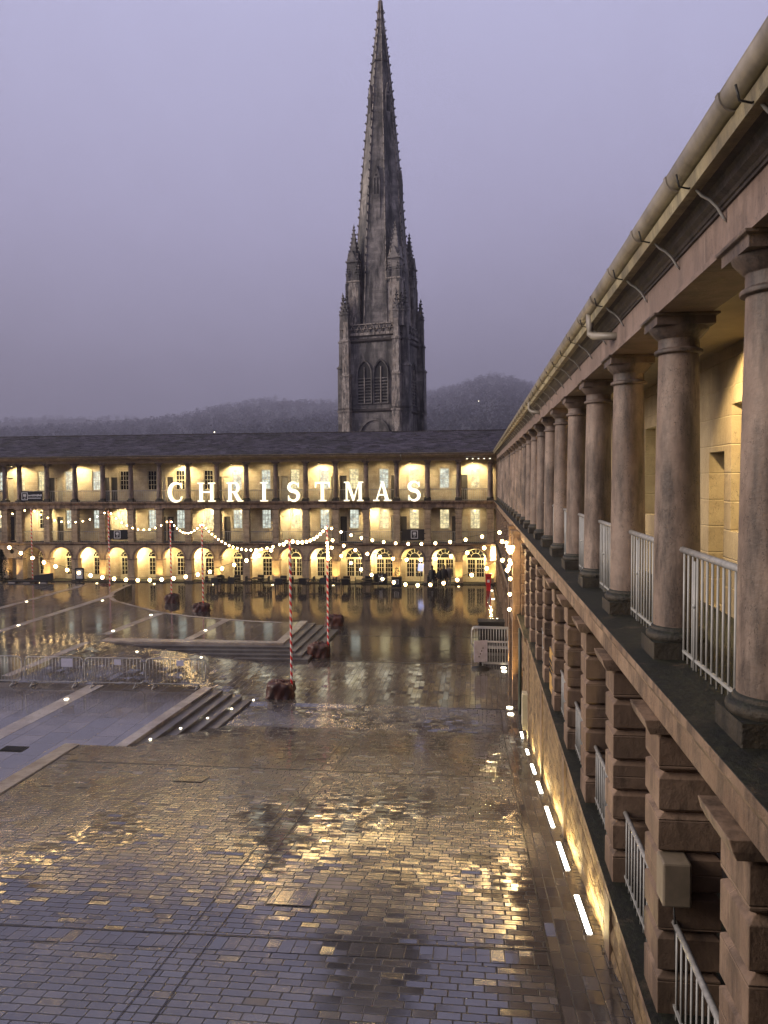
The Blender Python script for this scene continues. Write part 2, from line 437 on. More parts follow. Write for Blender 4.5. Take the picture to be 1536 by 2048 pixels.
def gspot(parent, x, y, z, r=.05, nm='step_light'):
    mb = MB(); mb.lathe([(r,z),(r,z+.02)], 10, x, y); o = mb.build(nm, M['disc']); 
    if parent: o.parent = parent; o.location = -Vector(parent.location)
    return o
for i in range(5): gspot(st1, -9.92+.05+.36*(i)+.3, 21.7+i*1.45, max(g(21.7+i*1.45),TZ-(i+1)*.11)+.004, .04)
for x in (-15.2,-12.2): gspot(st2, x, 34.6-.33*4-.06, gx(x,33.2)+.01, .05)
# bands of pale stone on the terrace, drain lines and edging on the slope
def band(name, x0,y0,x1,y1,w,mat,dz=.004, z=None, n=12):
    mb = MB(); d = Vector((x1-x0,y1-y0)).normalized(); nrm = Vector((-d.y,d.x))*w/2
    for i in range(n):
        a, b = i/n, (i+1)/n
        q = []
        for tt, sgn in ((a,-1),(b,-1),(b,1),(a,1)):
            x = x0+(x1-x0)*tt+nrm.x*sgn; y = y0+(y1-y0)*tt+nrm.y*sgn
            q.append((x,y,(gx(x,y) if z is None else z)+dz))
        mb.quad(*q)
    return tag(mb.build(name, mat), kind='structure')
for (x0,y0,x1,y1,w) in ((-14.2,20.7,-14.0,27.1,.6),(-18.2,36.2,-17.9,42.5,.5),(-24,36,-24,48.9,.5),(-28.4,40,-28.4,53.5,.5),(-13.6,35.4,-13.45,40.7,.45),(-18.2,28,-18.2,34.4,.4),(-24,28,-24,36,.5)):
    band('kerb_strip', x0,y0,x1,y1,w,M['kerb'],.005,TZ,2)
# near edge of the second terrace and its arc
mb = MB()
for (a,b) in zip(arc[:-1],arc[1:]):
    d = Vector((b[0]-a[0],b[1]-a[1])).normalized(); nn = Vector((-d.y,d.x))*-.0; n2 = Vector((d.y,-d.x))*-.28
    n2 = Vector((-.10,-.30)) if abs(d.y)<.5 else Vector((-.3,-.06))
    mb.quad((a[0],a[1],TZ+.009),(b[0],b[1],TZ+.009),(b[0]+n2.x,b[1]+n2.y,TZ+.009),(a[0]+n2.x,a[1]+n2.y,TZ+.009))
tag(mb.build('terrace_edge', M['kerb'], recalc=True), kind='structure')
band('drain_channel', -30,9.0,1.6,9.35,.06,M['channel']) if False else band('drain_channel', -9.1,9.0,1.55,9.38,.04,M['channel'])
band('edging_strip', -9.1,8.78,1.55,9.16,.34,M['band'],.004)
band('drain_channel', -10.7,18.52,1.55,18.46,.05,M['channel'],.006)
band('edging_strip', -10.6,18.75,1.55,18.7,.38,M['band'],.004)
band('drain_channel', -8.0,27.13,1.55,27.17,.07,M['channel'],.006)
band('drain_channel', -9.0,33.95,1.55,33.8,.07,M['channel'],.006)
band('drain_channel', -7.6,39.6,1.55,39.66,.07,M['channel'],.006)
band('drain_channel', -3.17,5,-3.67,27,.012,M['channel'],.010,None,50)
band('drain_channel', -3.53,5,-4.03,27,.012,M['channel'],.010,None,50)
band('edging_strip', 1.2,5,1.2,27,.62,M['band'],.006,None,50)
band('drain_channel', .87,5,.87,27,.02,M['channel'],.009,None,50)
# manholes
def manhole(x, y, w, h, label):
    r = tag(empty('manhole_cover', (x,y,g(y))), label, 'manhole cover')
    sl = -.155
    fr = MB(); lid = MB()
    def P2(a,b,dz): return (a,b,sl*b+dz)
    t_ = .025
    for (a0,a1,b0,b1) in ((-w,w,-h,-h+t_),(-w,w,h-t_,h),(-w,-w+t_,-h+t_,h-t_),(w-t_,w,-h+t_,h-t_)):
        fr.quad(P2(a0,b0,.014),P2(a1,b0,.014),P2(a1,b1,.014),P2(a0,b1,.014))
    lid.quad(P2(-w+t_,-h+t_,.013),P2(w-t_,-h+t_,.013),P2(w-t_,h-t_,.013),P2(-w+t_,h-t_,.013))
    local(fr.build('frame', M['channel']), r); local(lid.build('lid', M['setts_long']), r)
manhole(-2.58, 10.55, .33, .32, 'recessed square manhole cover in the setts near the bottom')
manhole(-6.58, 17.15, .36, .3, 'small recessed manhole cover by the sloping path joint')
r = tag(empty('floor_grate', (-13.0,20.3,TZ)), 'dark open grate on the pale near terrace', 'grate')
mb = MB(); mb.box(-.35,.35,-.2,.2,0,.012); local(mb.build('frame', M['iron']), r)
mb = MB(); [mb.box(-.32+i*.08,-.28+i*.08,-.17,.17,.012,.03) for i in range(8)]; local(mb.build('bars', M['iron']), r)
# in-ground discs on terrace
for i,(x,y) in enumerate(((-14.12,25.17),(-28.2,45.79),(-23.52,46.53),(-23.95,38.09),(-18.2,41.67),(-18.2,37.06),(-13.55,37.58))):
    lab = ('small lit floor light in the pale band before the barriers','floor light in the far left pale band','floor light near the end of the long pale band','floor light midway along the long left pale band',
           'floor light at the far end of the middle band','floor light at the near end of the middle band','floor light in the pale band on the raised terrace')[i]
    tag(gspot(None, x, y, TZ+.009, .075, 'floor_light'), lab, 'floor light', 'lights set in the terrace bands')

# ------------------------------------------------------------------ shared building parts
def window_set(w, h, nx, ny, mat, depth=.05, bar=.028, fr=.055):
    mb = MB()
    mb.box(-w/2,-w/2+fr,0,depth,0,h); mb.box(w/2-fr,w/2,0,depth,0,h); mb.box(-w/2+fr,w/2-fr,0,depth,0,fr); mb.box(-w/2+fr,w/2-fr,0,depth,h-fr,h)
    mb.box(-w/2-.05,w/2+.05,-.05,.0,-.05,0)
    iw = w-2*fr; ih = h-2*fr
    for i in range(1,nx): x = -w/2+fr+iw*i/nx; mb.box(x-bar/2,x+bar/2,.012,.035,fr,h-fr)
    for j in range(1,ny):
        z = fr+ih*j/ny; b = bar*(1.5 if j == ny//2 else 1)
        mb.box(-w/2+fr,w/2-fr,.009,.032,z-b/2,z+b/2)
    return mb
def pane_mb(w, h, y=.045): return MB().quad((-w/2+.03,y,.03),(w/2-.03,y,.03),(w/2-.03,y,h-.03),(-w/2+.03,y,h-.03))
def railing_mb(L, h=.86, n=13, ztop=0):
    top = MB(); bars = MB()
    for i in range(n):
        x = -L/2+L*(i+.5)/n
        bars.tube([(x,0,.0),(x,0,h-.03)], .011, 6)
    bars.box(-L/2,L/2,-.012,.012,.07,.095)
    top.tube([(-L/2,0,h),(L/2,0,h)], .03, 8)
    return top, bars
def column_mb(h, r=.205, n=20):
    sh = MB().lathe([(r,.27),(r*1.0,.35),(r*.99,h*.33),(r*.93,h*.62),(r*.86,h-.36),(r*.86,h-.34)], n)
    base = MB().square([(.262,0),(.262,.15)]).lathe([(.255,.15),(.27,.175),(.27,.205),(.25,.23),(.225,.24),(.225,.262),(r,.275)], n)
    cap = MB().lathe([(r*.86,h-.34),(r*1.03,h-.33),(r*1.03,h-.30),(r*.88,h-.285),(r*.87,h-.20),(r*.95,h-.19),(r*1.25,h-.12),(r*1.28,h-.10)], n).square([(.255,h-.10),(.255,h-.03),(.285,h-.02),(.285,h)])
    return sh, base, cap
def wall_open(mb, plane_fn, u0, u1, z0, z1, ops, depth=.2):
    """front wall with rectangular holes; plane_fn(u,d,z)"""
    us = sorted({u0,u1,*[o[0] for o in ops],*[o[1] for o in ops]}); zs = sorted({z0,z1,*[o[2] for o in ops],*[o[3] for o in ops]})
    for a,b in zip(us,us[1:]):
        for c,d in zip(zs,zs[1:]):
            m = ((a+b)/2,(c+d)/2)
            if any(o[0]<m[0]<o[1] and o[2]<m[1]<o[3] for o in ops): continue
            mb.quad(plane_fn(a,0,c),plane_fn(b,0,c),plane_fn(b,0,d),plane_fn(a,0,d))
    for o in ops:
        A,B,C_,D = o
        for p,q in (((A,C_),(A,D)),((A,D),(B,D)),((B,D),(B,C_)),((B,C_),(A,C_))):
            mb.quad(plane_fn(p[0],0,p[1]),plane_fn(q[0],0,q[1]),plane_fn(q[0],depth,q[1]),plane_fn(p[0],depth,p[1]))
        mb.quad(plane_fn(A,depth,C_),plane_fn(B,depth,C_),plane_fn(B,depth,D),plane_fn(A,depth,D))
    return mb
def lamp(kind, loc, energy, color=(1.,.76,.40), aim=None, cone=100, blend=.6, size=.06, name='gallery_light'):
    L = bpy.data.lights.new(name, kind); L.energy = energy*LK; L.color = color
    if kind == 'SPOT': L.spot_size = R(cone); L.spot_blend = blend
    L.shadow_soft_size = size
    o = bpy.data.objects.new(name, L); COL.objects.link(o); o.location = loc
    if aim is not None:
        o.rotation_euler = (Vector(aim)-Vector(loc)).to_track_quat('-Z','Y').to_euler()
    return o

LK = 6.
# levels
Z2, Z1, ZS = 3.2, 6.47, 9.57      # lower floor ledge, upper floor ledge, column soffit
# ================================================================== FAR RANGE (faces the camera)
D = 59.8; SP = 2.395; XC = 1.15
colx = [XC-SP*k for k in range(0,17)]        # 1.15 .. -37.17
colx += [-38.45, -40.85, -43.25]
far = tag(empty('arcaded_building', (-18,60.5,0)), 'three storey sandstone range with arches, rusticated piers and columns facing the courtyard', 'building')
XL, XR = -44.4, 1.9
def fx(name, mb, mat, **k): 
    o = mb.build(name, mat, **k); o.parent = far; o.location = Vector(o.location)-Vector(far.location); return o
def prof_x(prof, x0, x1):     # profile (y,z) extruded along x
    mb = MB(); mb.prism(prof, lambda u,v,d:(d,u,v), x0, x1); return mb
# roof + ridge
mb = MB(); NC = 26
for i in range(NC):
    y0_, y1_ = 58.70+4.7*i/NC, 58.70+4.7*(i+1)/NC+.05; z0_, z1_ = 10.14+1.9*i/NC, 10.14+1.9*(i+1)/NC
    rnd = random.Random(i); x = XL
    while x < XR+3:
        wd = rnd.uniform(.3,.62)*(1.25-i/NC*.5); dz = rnd.uniform(0,.022); dy = rnd.uniform(-.012,.012); sl_ = rnd.uniform(-.008,.008)
        mb.quad((x+.006,y0_+dy,z0_+.03+dz),(x+wd-.006,y0_+dy,z0_+.03+dz+sl_),(x+wd-.006,y1_,z1_+.0),(x+.006,y1_,z1_+.0))
        mb.quad((x+.006,y0_+dy,z0_-.02),(x+wd-.006,y0_+dy,z0_-.02),(x+wd-.006,y0_+dy,z0_+.03+dz+sl_),(x+.006,y0_+dy,z0_+.03+dz)); x += wd
mb.quad((XL,58.75,10.08),(XR+3,58.75,10.08),(XR+3,63.4,11.96),(XL,63.4,11.96)); mb.quad((XL,63.4,12.02),(XR+3,63.4,12.02),(XR+3,68,10.1),(XL,68,10.1))
mb.quad((XL,58.75,10.12),(XL,58.75,10.06),(XR+3,58.75,10.06),(XR+3,58.75,10.12))
roof = fx('roof', mb, M['slate'])
mb = MB()
for i in range(96):
    x = XL+i*.5; mb.box(x+.008,x+.492,63.25,63.55,11.93,12.07+.015*random.random())
rd = mb.build('ridge', M['black_stone_and_shade'], recalc=False); rd.parent = roof; rd.location = (0,0,0)
# gutter
mb = MB(); mb.prism([(.07*math.cos(math.pi+a)*1.0,.07*math.sin(math.pi+a)) for a in [math.pi*i/8 for i in range(9)]], lambda u,v,d:(d,58.68+u,10.14+v), XL, 1.25)
fx('gutter', mb, M['gutter'], recalc=True)
# entablature
fx('cornice', prof_x([(58.76,10.05),(58.80,9.95),(58.98,9.93),(59.05,9.86),(59.35,9.80),(59.38,9.74),(61.0,9.74),(61.0,10.05)], XL, 1.6), M['frieze_y'], recalc=True)
fx('architrave', prof_x([(59.57,9.57),(59.57,9.64),(59.55,9.66),(59.55,9.74),(60.03,9.74),(60.03,9.57)], XL, 1.6), M['frieze_y'], recalc=True)
fx('ceiling', MB().quad((XL,60.03,9.68),(1.6,60.03,9.68),(1.6,61.2,9.68),(XL,61.2,9.68)), M['ceiling'])
# floor ledges
fx('upper_ledge', prof_x([(59.38,6.47),(59.38,6.38),(59.44,6.34),(59.5,6.24),(59.57,6.2),(59.58,5.94),(61.2,5.94),(61.2,6.46)], XL, 1.55), M['ledge'], recalc=True)
fx('lower_ledge', prof_x([(59.30,3.2),(59.30,3.10),(59.38,3.06),(59.46,2.99),(61.2,2.99),(61.2,3.19)], XL, 1.5), M['ledge'], recalc=True)
# back walls with openings
opsU = []; opsM = []; winU = []; winM = []; doorU = []; doorM = []
for k in range(len(colx)-1):
    a, b = colx[k+1], colx[k]; w = b-a
    if w < 2: winU.append(((a+b)/2,0)); opsU.append(((a+b)/2-.36,(a+b)/2+.36,7.36,8.98)); continue
    c = (a+b)/2+.06
    opsU.append((c-.39,c+.39,7.38,9.0)); winU.append((c,k))
    opsM.append((c-.39,c+.39,4.2,5.78)); winM.append((c,k))
    if k % 2 == 0: dx = c-.86
    else: dx = c+.84
    opsU.append((dx-.27,dx+.27,6.47,8.45)); doorU.append((dx,k))
    opsM.append((dx-.27,dx+.27,3.2,5.2)); doorM.append((dx,k))
def far_plane(u,d,z): return (u,61.0+d,z)
fx('upper_wall', wall_open(MB(), far_plane, XL, 1.6, 6.46, 9.7, opsU), M['inner_y'])
fx('middle_wall', wall_open(MB(), lambda u,d,z:(u,61.0+d,z), XL, 1.6, 3.19, 5.95, opsM), M['inner_y'])
wproto = {}
def get_window(glass, w=.78, h=1.58, nx=3, ny=4):
    k = (glass,w,h)
    if k not in wproto:
        o = window_set(w,h,nx,ny,M['cream'] if glass!='glass_dark' else M['cream']).build('window', M['cream'])
        p = pane_mb(w,h).build('pane', M[glass]); p.parent = o
        wproto[k] = o; return o, True
    return wproto[k], False
def place(proto, fresh, parent, loc, rz=0):
    o = proto if fresh else dup(proto)
    o.parent = parent; o.location = world_to(parent, loc); o.rotation_euler = (0,0,rz); return o
gu = ['glass_warm','glass_cool','glass_warm','glass_cool','glass_warm','glass_cool','glass_warm','glass_cool','glass_cool','glass_dark','glass_dark','glass_dark','glass_dark','glass_cool','glass_cool','glass_warm']
gm = ['glass_warm','glass_warm','glass_warm','glass_warm','glass_cool','glass_cool','glass_warm','glass_cool','glass_cool','glass_warm','glass_cool','glass_cool','glass_warm','glass_cool','glass_cool','glass_dark','glass_warm']
for c,k in winU:
    o, fr = get_window(gu[k % len(gu)] if c > -38 else 'glass_cool', .78 if k else .72, 1.6 if k else 1.6); place(o, fr, far, (c,61.1,7.39))
for c,k in winM:
    o, fr = get_window(gm[k % len(gm)], .78, 1.56); place(o, fr, far, (c,61.1,4.21))
dproto = {}
def get_door(pale, h=1.98):
    k = (pale,h)
    if k not in dproto:
        m = MB(); m.box(-.27,.27,0,.04,0,h)
        for z0,z1 in ((.15,.85),(1.0,h-.12)):
            for x0,x1 in ((-.2,-.02),(.02,.2)): m.box(x0,x1,-.015,0,z0,z1)
        o = m.build('door', M['door_pale'] if pale else M['door'])
        h_ = MB().sphere((.22,-.03,.95),.025,8).build('handle', M['iron']); h_.parent = o
        dproto[k] = o; return o, True
    return dproto[k], False
for dx,k in doorU: o, fr = get_door(k%3==2 or k%5==1); place(o, fr, far, (dx,61.14,6.475))
for dx,k in doorM: o, fr = get_door(k%3==0); place(o, fr, far, (dx,61.14,3.21))
# columns, piers
sh, ba, ca = column_mb(ZS-Z1, .205, 16)
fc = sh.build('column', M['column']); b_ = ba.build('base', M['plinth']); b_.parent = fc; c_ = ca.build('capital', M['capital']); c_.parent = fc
def pier_mb(z0, z1, hw, nb, vd=.035):
    mb = MB(); H = z1-.14-z0; pr = []
    for i in range(nb):
        a = z0+H*i/nb; b = z0+H*(i+1)/nb
        pr += [(hw-vd,a+(0 if i else 0)),(hw,a+.045),(hw,b-.045)] if i else [(hw,a),(hw,b-.045)]
    pr += [(hw-vd,z1-.14)]
    mb.square(pr); return mb
def pier_cap(z1, hw): return MB().square([(hw,z1-.14),(hw+.04,z1-.12),(hw+.055,z1-.10),(hw+.075,z1-.08),(hw+.075,z1)])
fpier = pier_mb(0, 5.94-3.2, .25, 7).build('pier', M['stone_y'])
fcap = pier_cap(5.94-3.2, .25).build('cap', M['stone']); fcap.parent = fpier
sw = False
for i, x in enumerate(colx):
    place(fc, i == 0, far, (x,D,Z1)); place(fpier, i == 0, far, (x,D,Z2))
# railings
L = SP-.40
tp, br = railing_mb(L, .88, 13)
rail = tp.build('railing', M['white_metal']); rb = br.build('bars', M['grey_metal']); rb.parent = rail
L2 = SP-.50
tp, br = railing_mb(L2, .86, 12)
rail2 = tp.build('railing', M['white_metal']); rb = br.build('bars', M['grey_metal']); rb.parent = rail2
f1 = f2 = True
for k in range(len(colx)-1):
    a, b = colx[k+1], colx[k]
    if b-a < 2: continue
    place(rail, f1, far, ((a+b)/2,D,Z1)); f1 = False
    place(rail2, f2, far, ((a+b)/2,D,Z2)); f2 = False
# ground arcade: piers and arches
ZI = 1.88
gp = MB().box(-.29,.29,59.5,60.1,0,ZI-.12); gp = MB(); gp.box(-.29,.29,0,.6,0,ZI-.12)
gpier = gp.build('arcade_pier', M['stone_y'])
m = MB(); m.box(-.33,.33,-.04,.64,ZI-.12,ZI); m = m.build('impost', M['stone']); m.parent = gpier
b3 = MB(); b3.box(-.32,.32,-.03,.63,0,.14); b3 = b3.build('base', M['black_stone_and_shade']); b3.parent = gpier
def arch_mb(w, r, z0, z1, depth, n=18):
    """spandrel over a half-round opening, front at y=0"""
    mb = MB(); pts = [(r*math.cos(math.pi*i/n), z0+r*math.sin(math.pi*i/n)) for i in range(n+1)]
    for (xa,za),(xb,zb) in zip(pts,pts[1:]):
        for y in (0,depth): mb.quad((xa,y,za),(xb,y,zb),(xb,y,z1),(xa,y,z1))
        mb.quad((xa,0,za),(xb,0,zb),(xb,depth,zb),(xa,depth,za))
    for s_ in (-1,1):
        for y in (0,depth): mb.quad((s_*r,y,z0),(s_*w/2,y,z0),(s_*w/2,y,z1),(s_*r,y,z1))
    return mb
def ring_mb(r0, r1, z0, y0, y1, n=20):
    mb = MB()
    for i in range(n):
        a, b = math.pi*i/n, math.pi*(i+1)/n
        P_ = lambda r,t,y:(r*math.cos(t), y, z0+r*math.sin(t))
        mb.quad(P_(r0,a,y0),P_(r0,b,y0),P_(r1,b,y0),P_(r1,a,y0)); mb.quad(P_(r1,a,y0),P_(r1,b,y0),P_(r1,b,y1),P_(r1,a,y1)); mb.quad(P_(r0,a,y0),P_(r0,b,y0),P_(r0,b,y1),P_(r0,a,y1))
    return mb
ra = (SP-.58)/2
farch = arch_mb(SP, ra, ZI, 2.99, .5).build('arch', M['stone_y'])
rg = ring_mb(ra-.003, ra+.16, ZI+.001, -.03, .0).build('moulding', M['stone']); rg.parent = farch
# arched glazed doors
def fan_door(w, n_leaf):
    h = 1.72; z0 = .10; r = w/2
    mb = MB(); fr = .06
    mb.box(-w/2,-w/2+fr,0,.07,z0,z0+h); mb.box(w/2-fr,w/2,0,.07,z0,z0+h); mb.box(-w/2,w/2,-.01,.07,z0+h,z0+h+.07); mb.box(-w/2,w/2,-.04,.08,0,z0)
    lw = (w-2*fr)/n_leaf
    for l in range(n_leaf):
        x0 = -w/2+fr+l*lw; st = .075
        mb.box(x0+.004,x0+st,.012,.055,z0,z0+h); mb.box(x0+lw-st,x0+lw-.004,.012,.055,z0,z0+h); mb.box(x0+st,x0+lw-st,.012,.055,z0,z0+.30); mb.box(x0+st,x0+lw-st,.012,.055,z0+h-.07,z0+h)
        nxx = 3 if n_leaf == 1 else 3
        for i in range(1,nxx): x = x0+st+(lw-2*st)*i/nxx; mb.box(x-.013,x+.013,.018,.045,z0+.3,z0+h-.07)
        for j in range(1,4): z = z0+.3+(h-.37)*j/4; mb.box(x0+st,x0+lw-st,.016,.043,z-.013,z+.013)
    zc = z0+h+.07
    k = min(1., (2.72-zc)/r)
    n = 14
    for i in range(n):
        a, b = math.pi*i/n, math.pi*(i+1)/n
        for (r0,r1) in ((r-.06,r),(r*.5-.012,r*.5+.012)):
            A=[(r0*math.cos(a),r0*k*math.sin(a)),(r0*math.cos(b),r0*k*math.sin(b)),(r1*math.cos(b),r1*k*math.sin(b)),(r1*math.cos(a),r1*k*math.sin(a))]
            mb.prism([(u,zc+v) for u,v in A], lambda u,v,d:(u,d,v), .0, .05)
    for a in (math.pi*q/6 for q in range(1,6)):
        c_, s_ = math.cos(a), math.sin(a)
        mb.tube([(r*.5*c_,.03,zc+r*k*.5*s_),((r-.04)*c_,.03,zc+(r-.04)*k*s_)], .013, 4)
    gl = MB(); gl.quad((-w/2+.03,.06,z0),(w/2-.03,.06,z0),(w/2-.03,.06,zc),(-w/2+.03,.06,zc))
    gl.add([(0,.052,zc)]+[((r-.03)*math.cos(math.pi*i/n),.052,zc+(r-.03)*k*math.sin(math.pi*i/n)) for i in range(n+1)], [(0,i+1,i+2) for i in range(n)])
    return mb, gl
d1, g1 = fan_door(.98, 1); d2, g2 = fan_door(1.5, 2)
door1 = d1.build('arched_door', M['cream']); q = g1.build('glass', M['glass_dark']); q.parent = door1
door2 = d2.build('arched_door', M['cream']); q = g2.build('glass', M['glass_dark']); q.parent = door2
f1 = f2 = True; fa = True
for k in range(len(colx)-1):
    a, b = colx[k+1], colx[k]
    if b-a < 2: continue
    c = (a+b)/2
    place(farch, fa, far, (c,59.5,0)); 
    if k <= 6: place(door2, f2, far, (c+.1,60.86,.05)); f2 = False
    else: place(door1, f1, far, (c+.14,60.86,.05)); f1 = False
    fa = False
for i, x in enumerate(colx): place(gpier, i == 0, far, (x,59.5,0))
# narrow bay with round oculus beside the gateway
mb = MB(); cx = (-37.17-38.45)/2
n = 20; pts = [(cx+.17*math.cos(2*math.pi*i/n), 2.42+.17*math.sin(2*math.pi*i/n)) for i in range(n)]
w2 = (38.45-37.17)/2
for i in range(n):
    (xa,za),(xb,zb) = pts[i], pts[(i+1)%n]
    def pr(x,z):
        dx, dz = x-cx, z-2.42; s_ = min(w2/max(abs(dx),1e-6), .54/max(abs(dz),1e-6)); return (cx+dx*s_, 59.505, 2.42+dz*s_)
    mb.quad((xa,59.505,za),(xb,59.505,zb),pr(xb,zb),pr(xa,za))
fx('oculus_panel', mb, M['stone_y'])
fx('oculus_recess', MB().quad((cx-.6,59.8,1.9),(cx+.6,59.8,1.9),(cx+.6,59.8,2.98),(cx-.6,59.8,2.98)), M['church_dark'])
# arcade back wall + threshold
mb = MB(); mb.quad((XL,60.95,0),(1.6,60.95,0),(1.6,60.95,3.),(XL,60.95,3.)); fx('arcade_wall', mb, M['inner_y'])
fx('arcade_step', MB().box(XL,1.5,59.42,60.95,0,.06), M['plinth'])
fx('end_wall', MB().box(1.6,4.8,59.5,68,0,10.0), M['stone_x'])
# gable stone side wall at left end of the view
# lamps and added fill on the far range
def lampbox(parent, loc, rz=0):
    m = MB(); m.box(-.07,.07,-.04,.04,-.05,.05); o = m.build('lamp', M['iron']); q = MB().box(-.055,.055,-.028,.028,-.062,-.051).build('lens', M['lampglow']); q.parent = o
    o.parent = parent; o.location = world_to(parent, loc); o.rotation_euler = (0,0,rz); return o
EU, EM, EG = 60, 52, 105
for x in (-.2,-5.0,-12.2,-19.3,-23.6,-32.6,-38.0):
    lampbox(far, (x,60.06,9.45)); lamp('SPOT', (x,60.0,9.1), EU, aim=(x+.15,61.2,7.7), cone=132, blend=.35, size=.1)
for x in (-1.4,-8.1,-14.6,-21.6,-28.9,-36.0):
    lampbox(far, (x,60.12,5.86)); lamp('SPOT', (x,60.0,5.5), EM, aim=(x+.15,61.2,4.4), cone=132, blend=.35, size=.1)
for k in range(0,16):  # added fill without fittings, brightens the unlit gallery bays
    xm = (colx[k]+colx[k+1])/2
    if (k+1) % 3: lamp('SPOT', (xm,60.0,9.2), 7, aim=(xm,61.2,7.7), cone=140, blend=.6, size=.1, name='bay_fill_light')
    if k % 3 != 1: lamp('SPOT', (xm,60.0,5.6), 7, aim=(xm,61.2,4.4), cone=140, blend=.6, size=.1, name='bay_fill_light')
for k in range(1,16,2): lamp('POINT', (colx[k],60.3,2.25), EG*.16, size=.08, color=(1.,.74,.36), name='bay_fill_light')  # same added fill behind the arcade piers
for k in range(0,16,2):
    x = colx[k]-.3
    lamp('POINT', (colx[k],60.3,2.2), EG*.5, size=.08, color=(1.,.74,.36))
    lampbox(far, (x+.3,60.3,2.7))
for k in range(1,17,2):
    x = colx[k]; 
    q = MB().lathe([(.085,.0),(.085,.025)], 12); q = q.build('uplight', M['lampglow']); q.parent = far; q.location = world_to(far, (x,58.45,.012))
    lamp('SPOT', (x,58.45,.07), 62, aim=(x,59.55,1.25), cone=52, blend=.7, color=(1.,.66,.22), name='uplight_beam')
lamp('SPOT', (1.1,58.6,.1), 80, aim=(1.2,59.55,1.5), cone=70, blend=.7, color=(1.,.62,.2), name='uplight_beam')
lamp('SPOT', (-37.8,58.9,.1), 40, aim=(-37.8,59.55,1.7), cone=90, blend=.7, color=(1.,.66,.28), name='uplight_beam')
# downpipe
mb = MB(); mb.tube([(-5.6,58.7,10.05),(-5.6,58.72,9.85),(-5.6,59.3,9.72),(-5.6,59.5,9.6)], .04, 8); fx('downpipe', mb, M['gutter'])
mb = MB(); mb.tube([(-38.9,58.7,10.05),(-38.9,58.8,9.9),(-38.9,59.45,9.7),(-38.9,59.45,3.3)], .05, 8); fx('downpipe', mb, M['gutter'])
# flood lights bar
fb = tag(empty('floodlight_bar', (.2,58.9,9.8)), 'pale bar with five small round floodlights under the gutter by the inner corner', 'floodlights')
local(MB().tube([(-.95,0,.02),(.75,0,.02)], .02, 6).build('bar', M['white_metal']), fb)
for i in range(5):
    x = -.8+i*.43; o = local(MB().lathe([(.03,.1),(.075,.0)], 10).build('housing', M['white_metal']), fb, (x,0,-.16))
    q = MB().lathe([(.068,-.012),(.072,-.002)], 10).build('lens', M['disc']); q.parent = o
# ================================================================== RIGHT RANGE (runs away along the right)
rr = tag(empty('colonnaded_building', (2.4,30,0)), 'long sandstone range at right with round columns, rusticated piers and a mossy ledge', 'building')
def rx(name, mb, mat, **k):
    o = mb.build(name, mat, **k); o.parent = rr; o.location = Vector(o.location)-Vector(rr.location); return o
def prof_y(prof, y0, y1): mb = MB(); mb.prism(prof, lambda u,v,d:(u,d,v), y0, y1); return mb
Y0, Y1 = -6., 59.3
DX = 1.86; PS = 2.33
cy = [7.44+PS*k for k in range(-3,23)]
def bev(o, w, seg=2):
    m = o.modifiers.new('bevel','BEVEL'); m.width = w; m.segments = seg; m.limit_method = 'ANGLE'; return o
# roof
mb = MB(); mb.quad((1.36,Y0,10.2),(1.36,58.6,10.2),(6.2,62.5,12.1),(6.2,Y0,12.1)); mb.quad((6.2,Y0,12.1),(6.2,62.5,12.1),(11,62.5,10.1),(11,Y0,10.1)); rx('roof', mb, M['slate'])
# gutter lengths, each one joined with a collar
gy = []
y = 58.9
gp = MB(); 
prof = [(.075*math.cos(math.pi+a),.085*math.sin(math.pi+a)) for a in [math.pi*i/24 for i in range(25)]]
prof = [(-.078,.01)]+prof+[(.078,.01)]
gl = 1.165; n = 0
ycur = 58.0
gseg = MB(); gseg.prism(prof, lambda u,v,d:(u,d,v), 0, gl-.01)
gseg.prism([(u*1.12,v*1.12-.002) for u,v in prof], lambda u,v,d:(u,d,v), -.05, .0)
gs = gseg.build('gutter', M['gutter'], recalc=True)
first = True; yy = Y0
while yy < 58.9:
    place(gs, first, rr, (1.385,yy,10.165)); first = False; yy += gl
rx('fascia_board', prof_y([(1.47,10.18),(1.40,10.08),(1.39,10.07),(1.40,9.985),(1.47,9.985)], Y0, 59.0), M['fascia'], recalc=True)
rx('cornice', prof_y([(1.47,10.15),(1.47,10.0),(1.53,9.99),(1.545,9.965),(1.555,9.93),(1.59,9.905),(1.60,9.885),(1.612,9.88),(1.612,9.86),(1.66,9.86),(3.3,9.86),(3.3,10.15)], Y0, 59.2), M['black_stone_and_shade'], recalc=True)  # darkness under the eaves put into near-black stone
rx('frieze', prof_y([(1.63,9.86),(1.632,9.62),(1.612,9.61),(1.612,ZS),(2.08,ZS),(2.08,9.86)], Y0, 59.4), M['frieze'], recalc=True)
rx('ceiling', MB().quad((2.08,Y0,9.66),(3.0,Y0,9.66),(3.0,59.4,9.66),(2.08,59.4,9.66)), M['ceiling'])
o = rx('upper_ledge', prof_y([(1.42,6.47),(1.42,6.40),(1.45,6.385),(1.465,6.34),(1.50,6.29),(1.56,6.26),(1.60,6.255),(1.63,6.22),(1.63,5.94),(3.0,5.94),(3.0,6.465)], Y0, 59.35), M['ledge'], recalc=True); bev(o, .008)
rx('lower_ledge', prof_y([(1.50,3.2),(1.50,3.10),(1.54,3.07),(1.58,2.99),(3.0,2.99),(3.0,3.195)], 24.0, 59.3), M['ledge'], recalc=True)
rx('lower_ledge', prof_y([(1.565,3.2),(1.565,3.12),(1.59,3.10),(3.0,3.10),(3.0,3.195)], Y0, 24.0), M['ledge'], recalc=True)
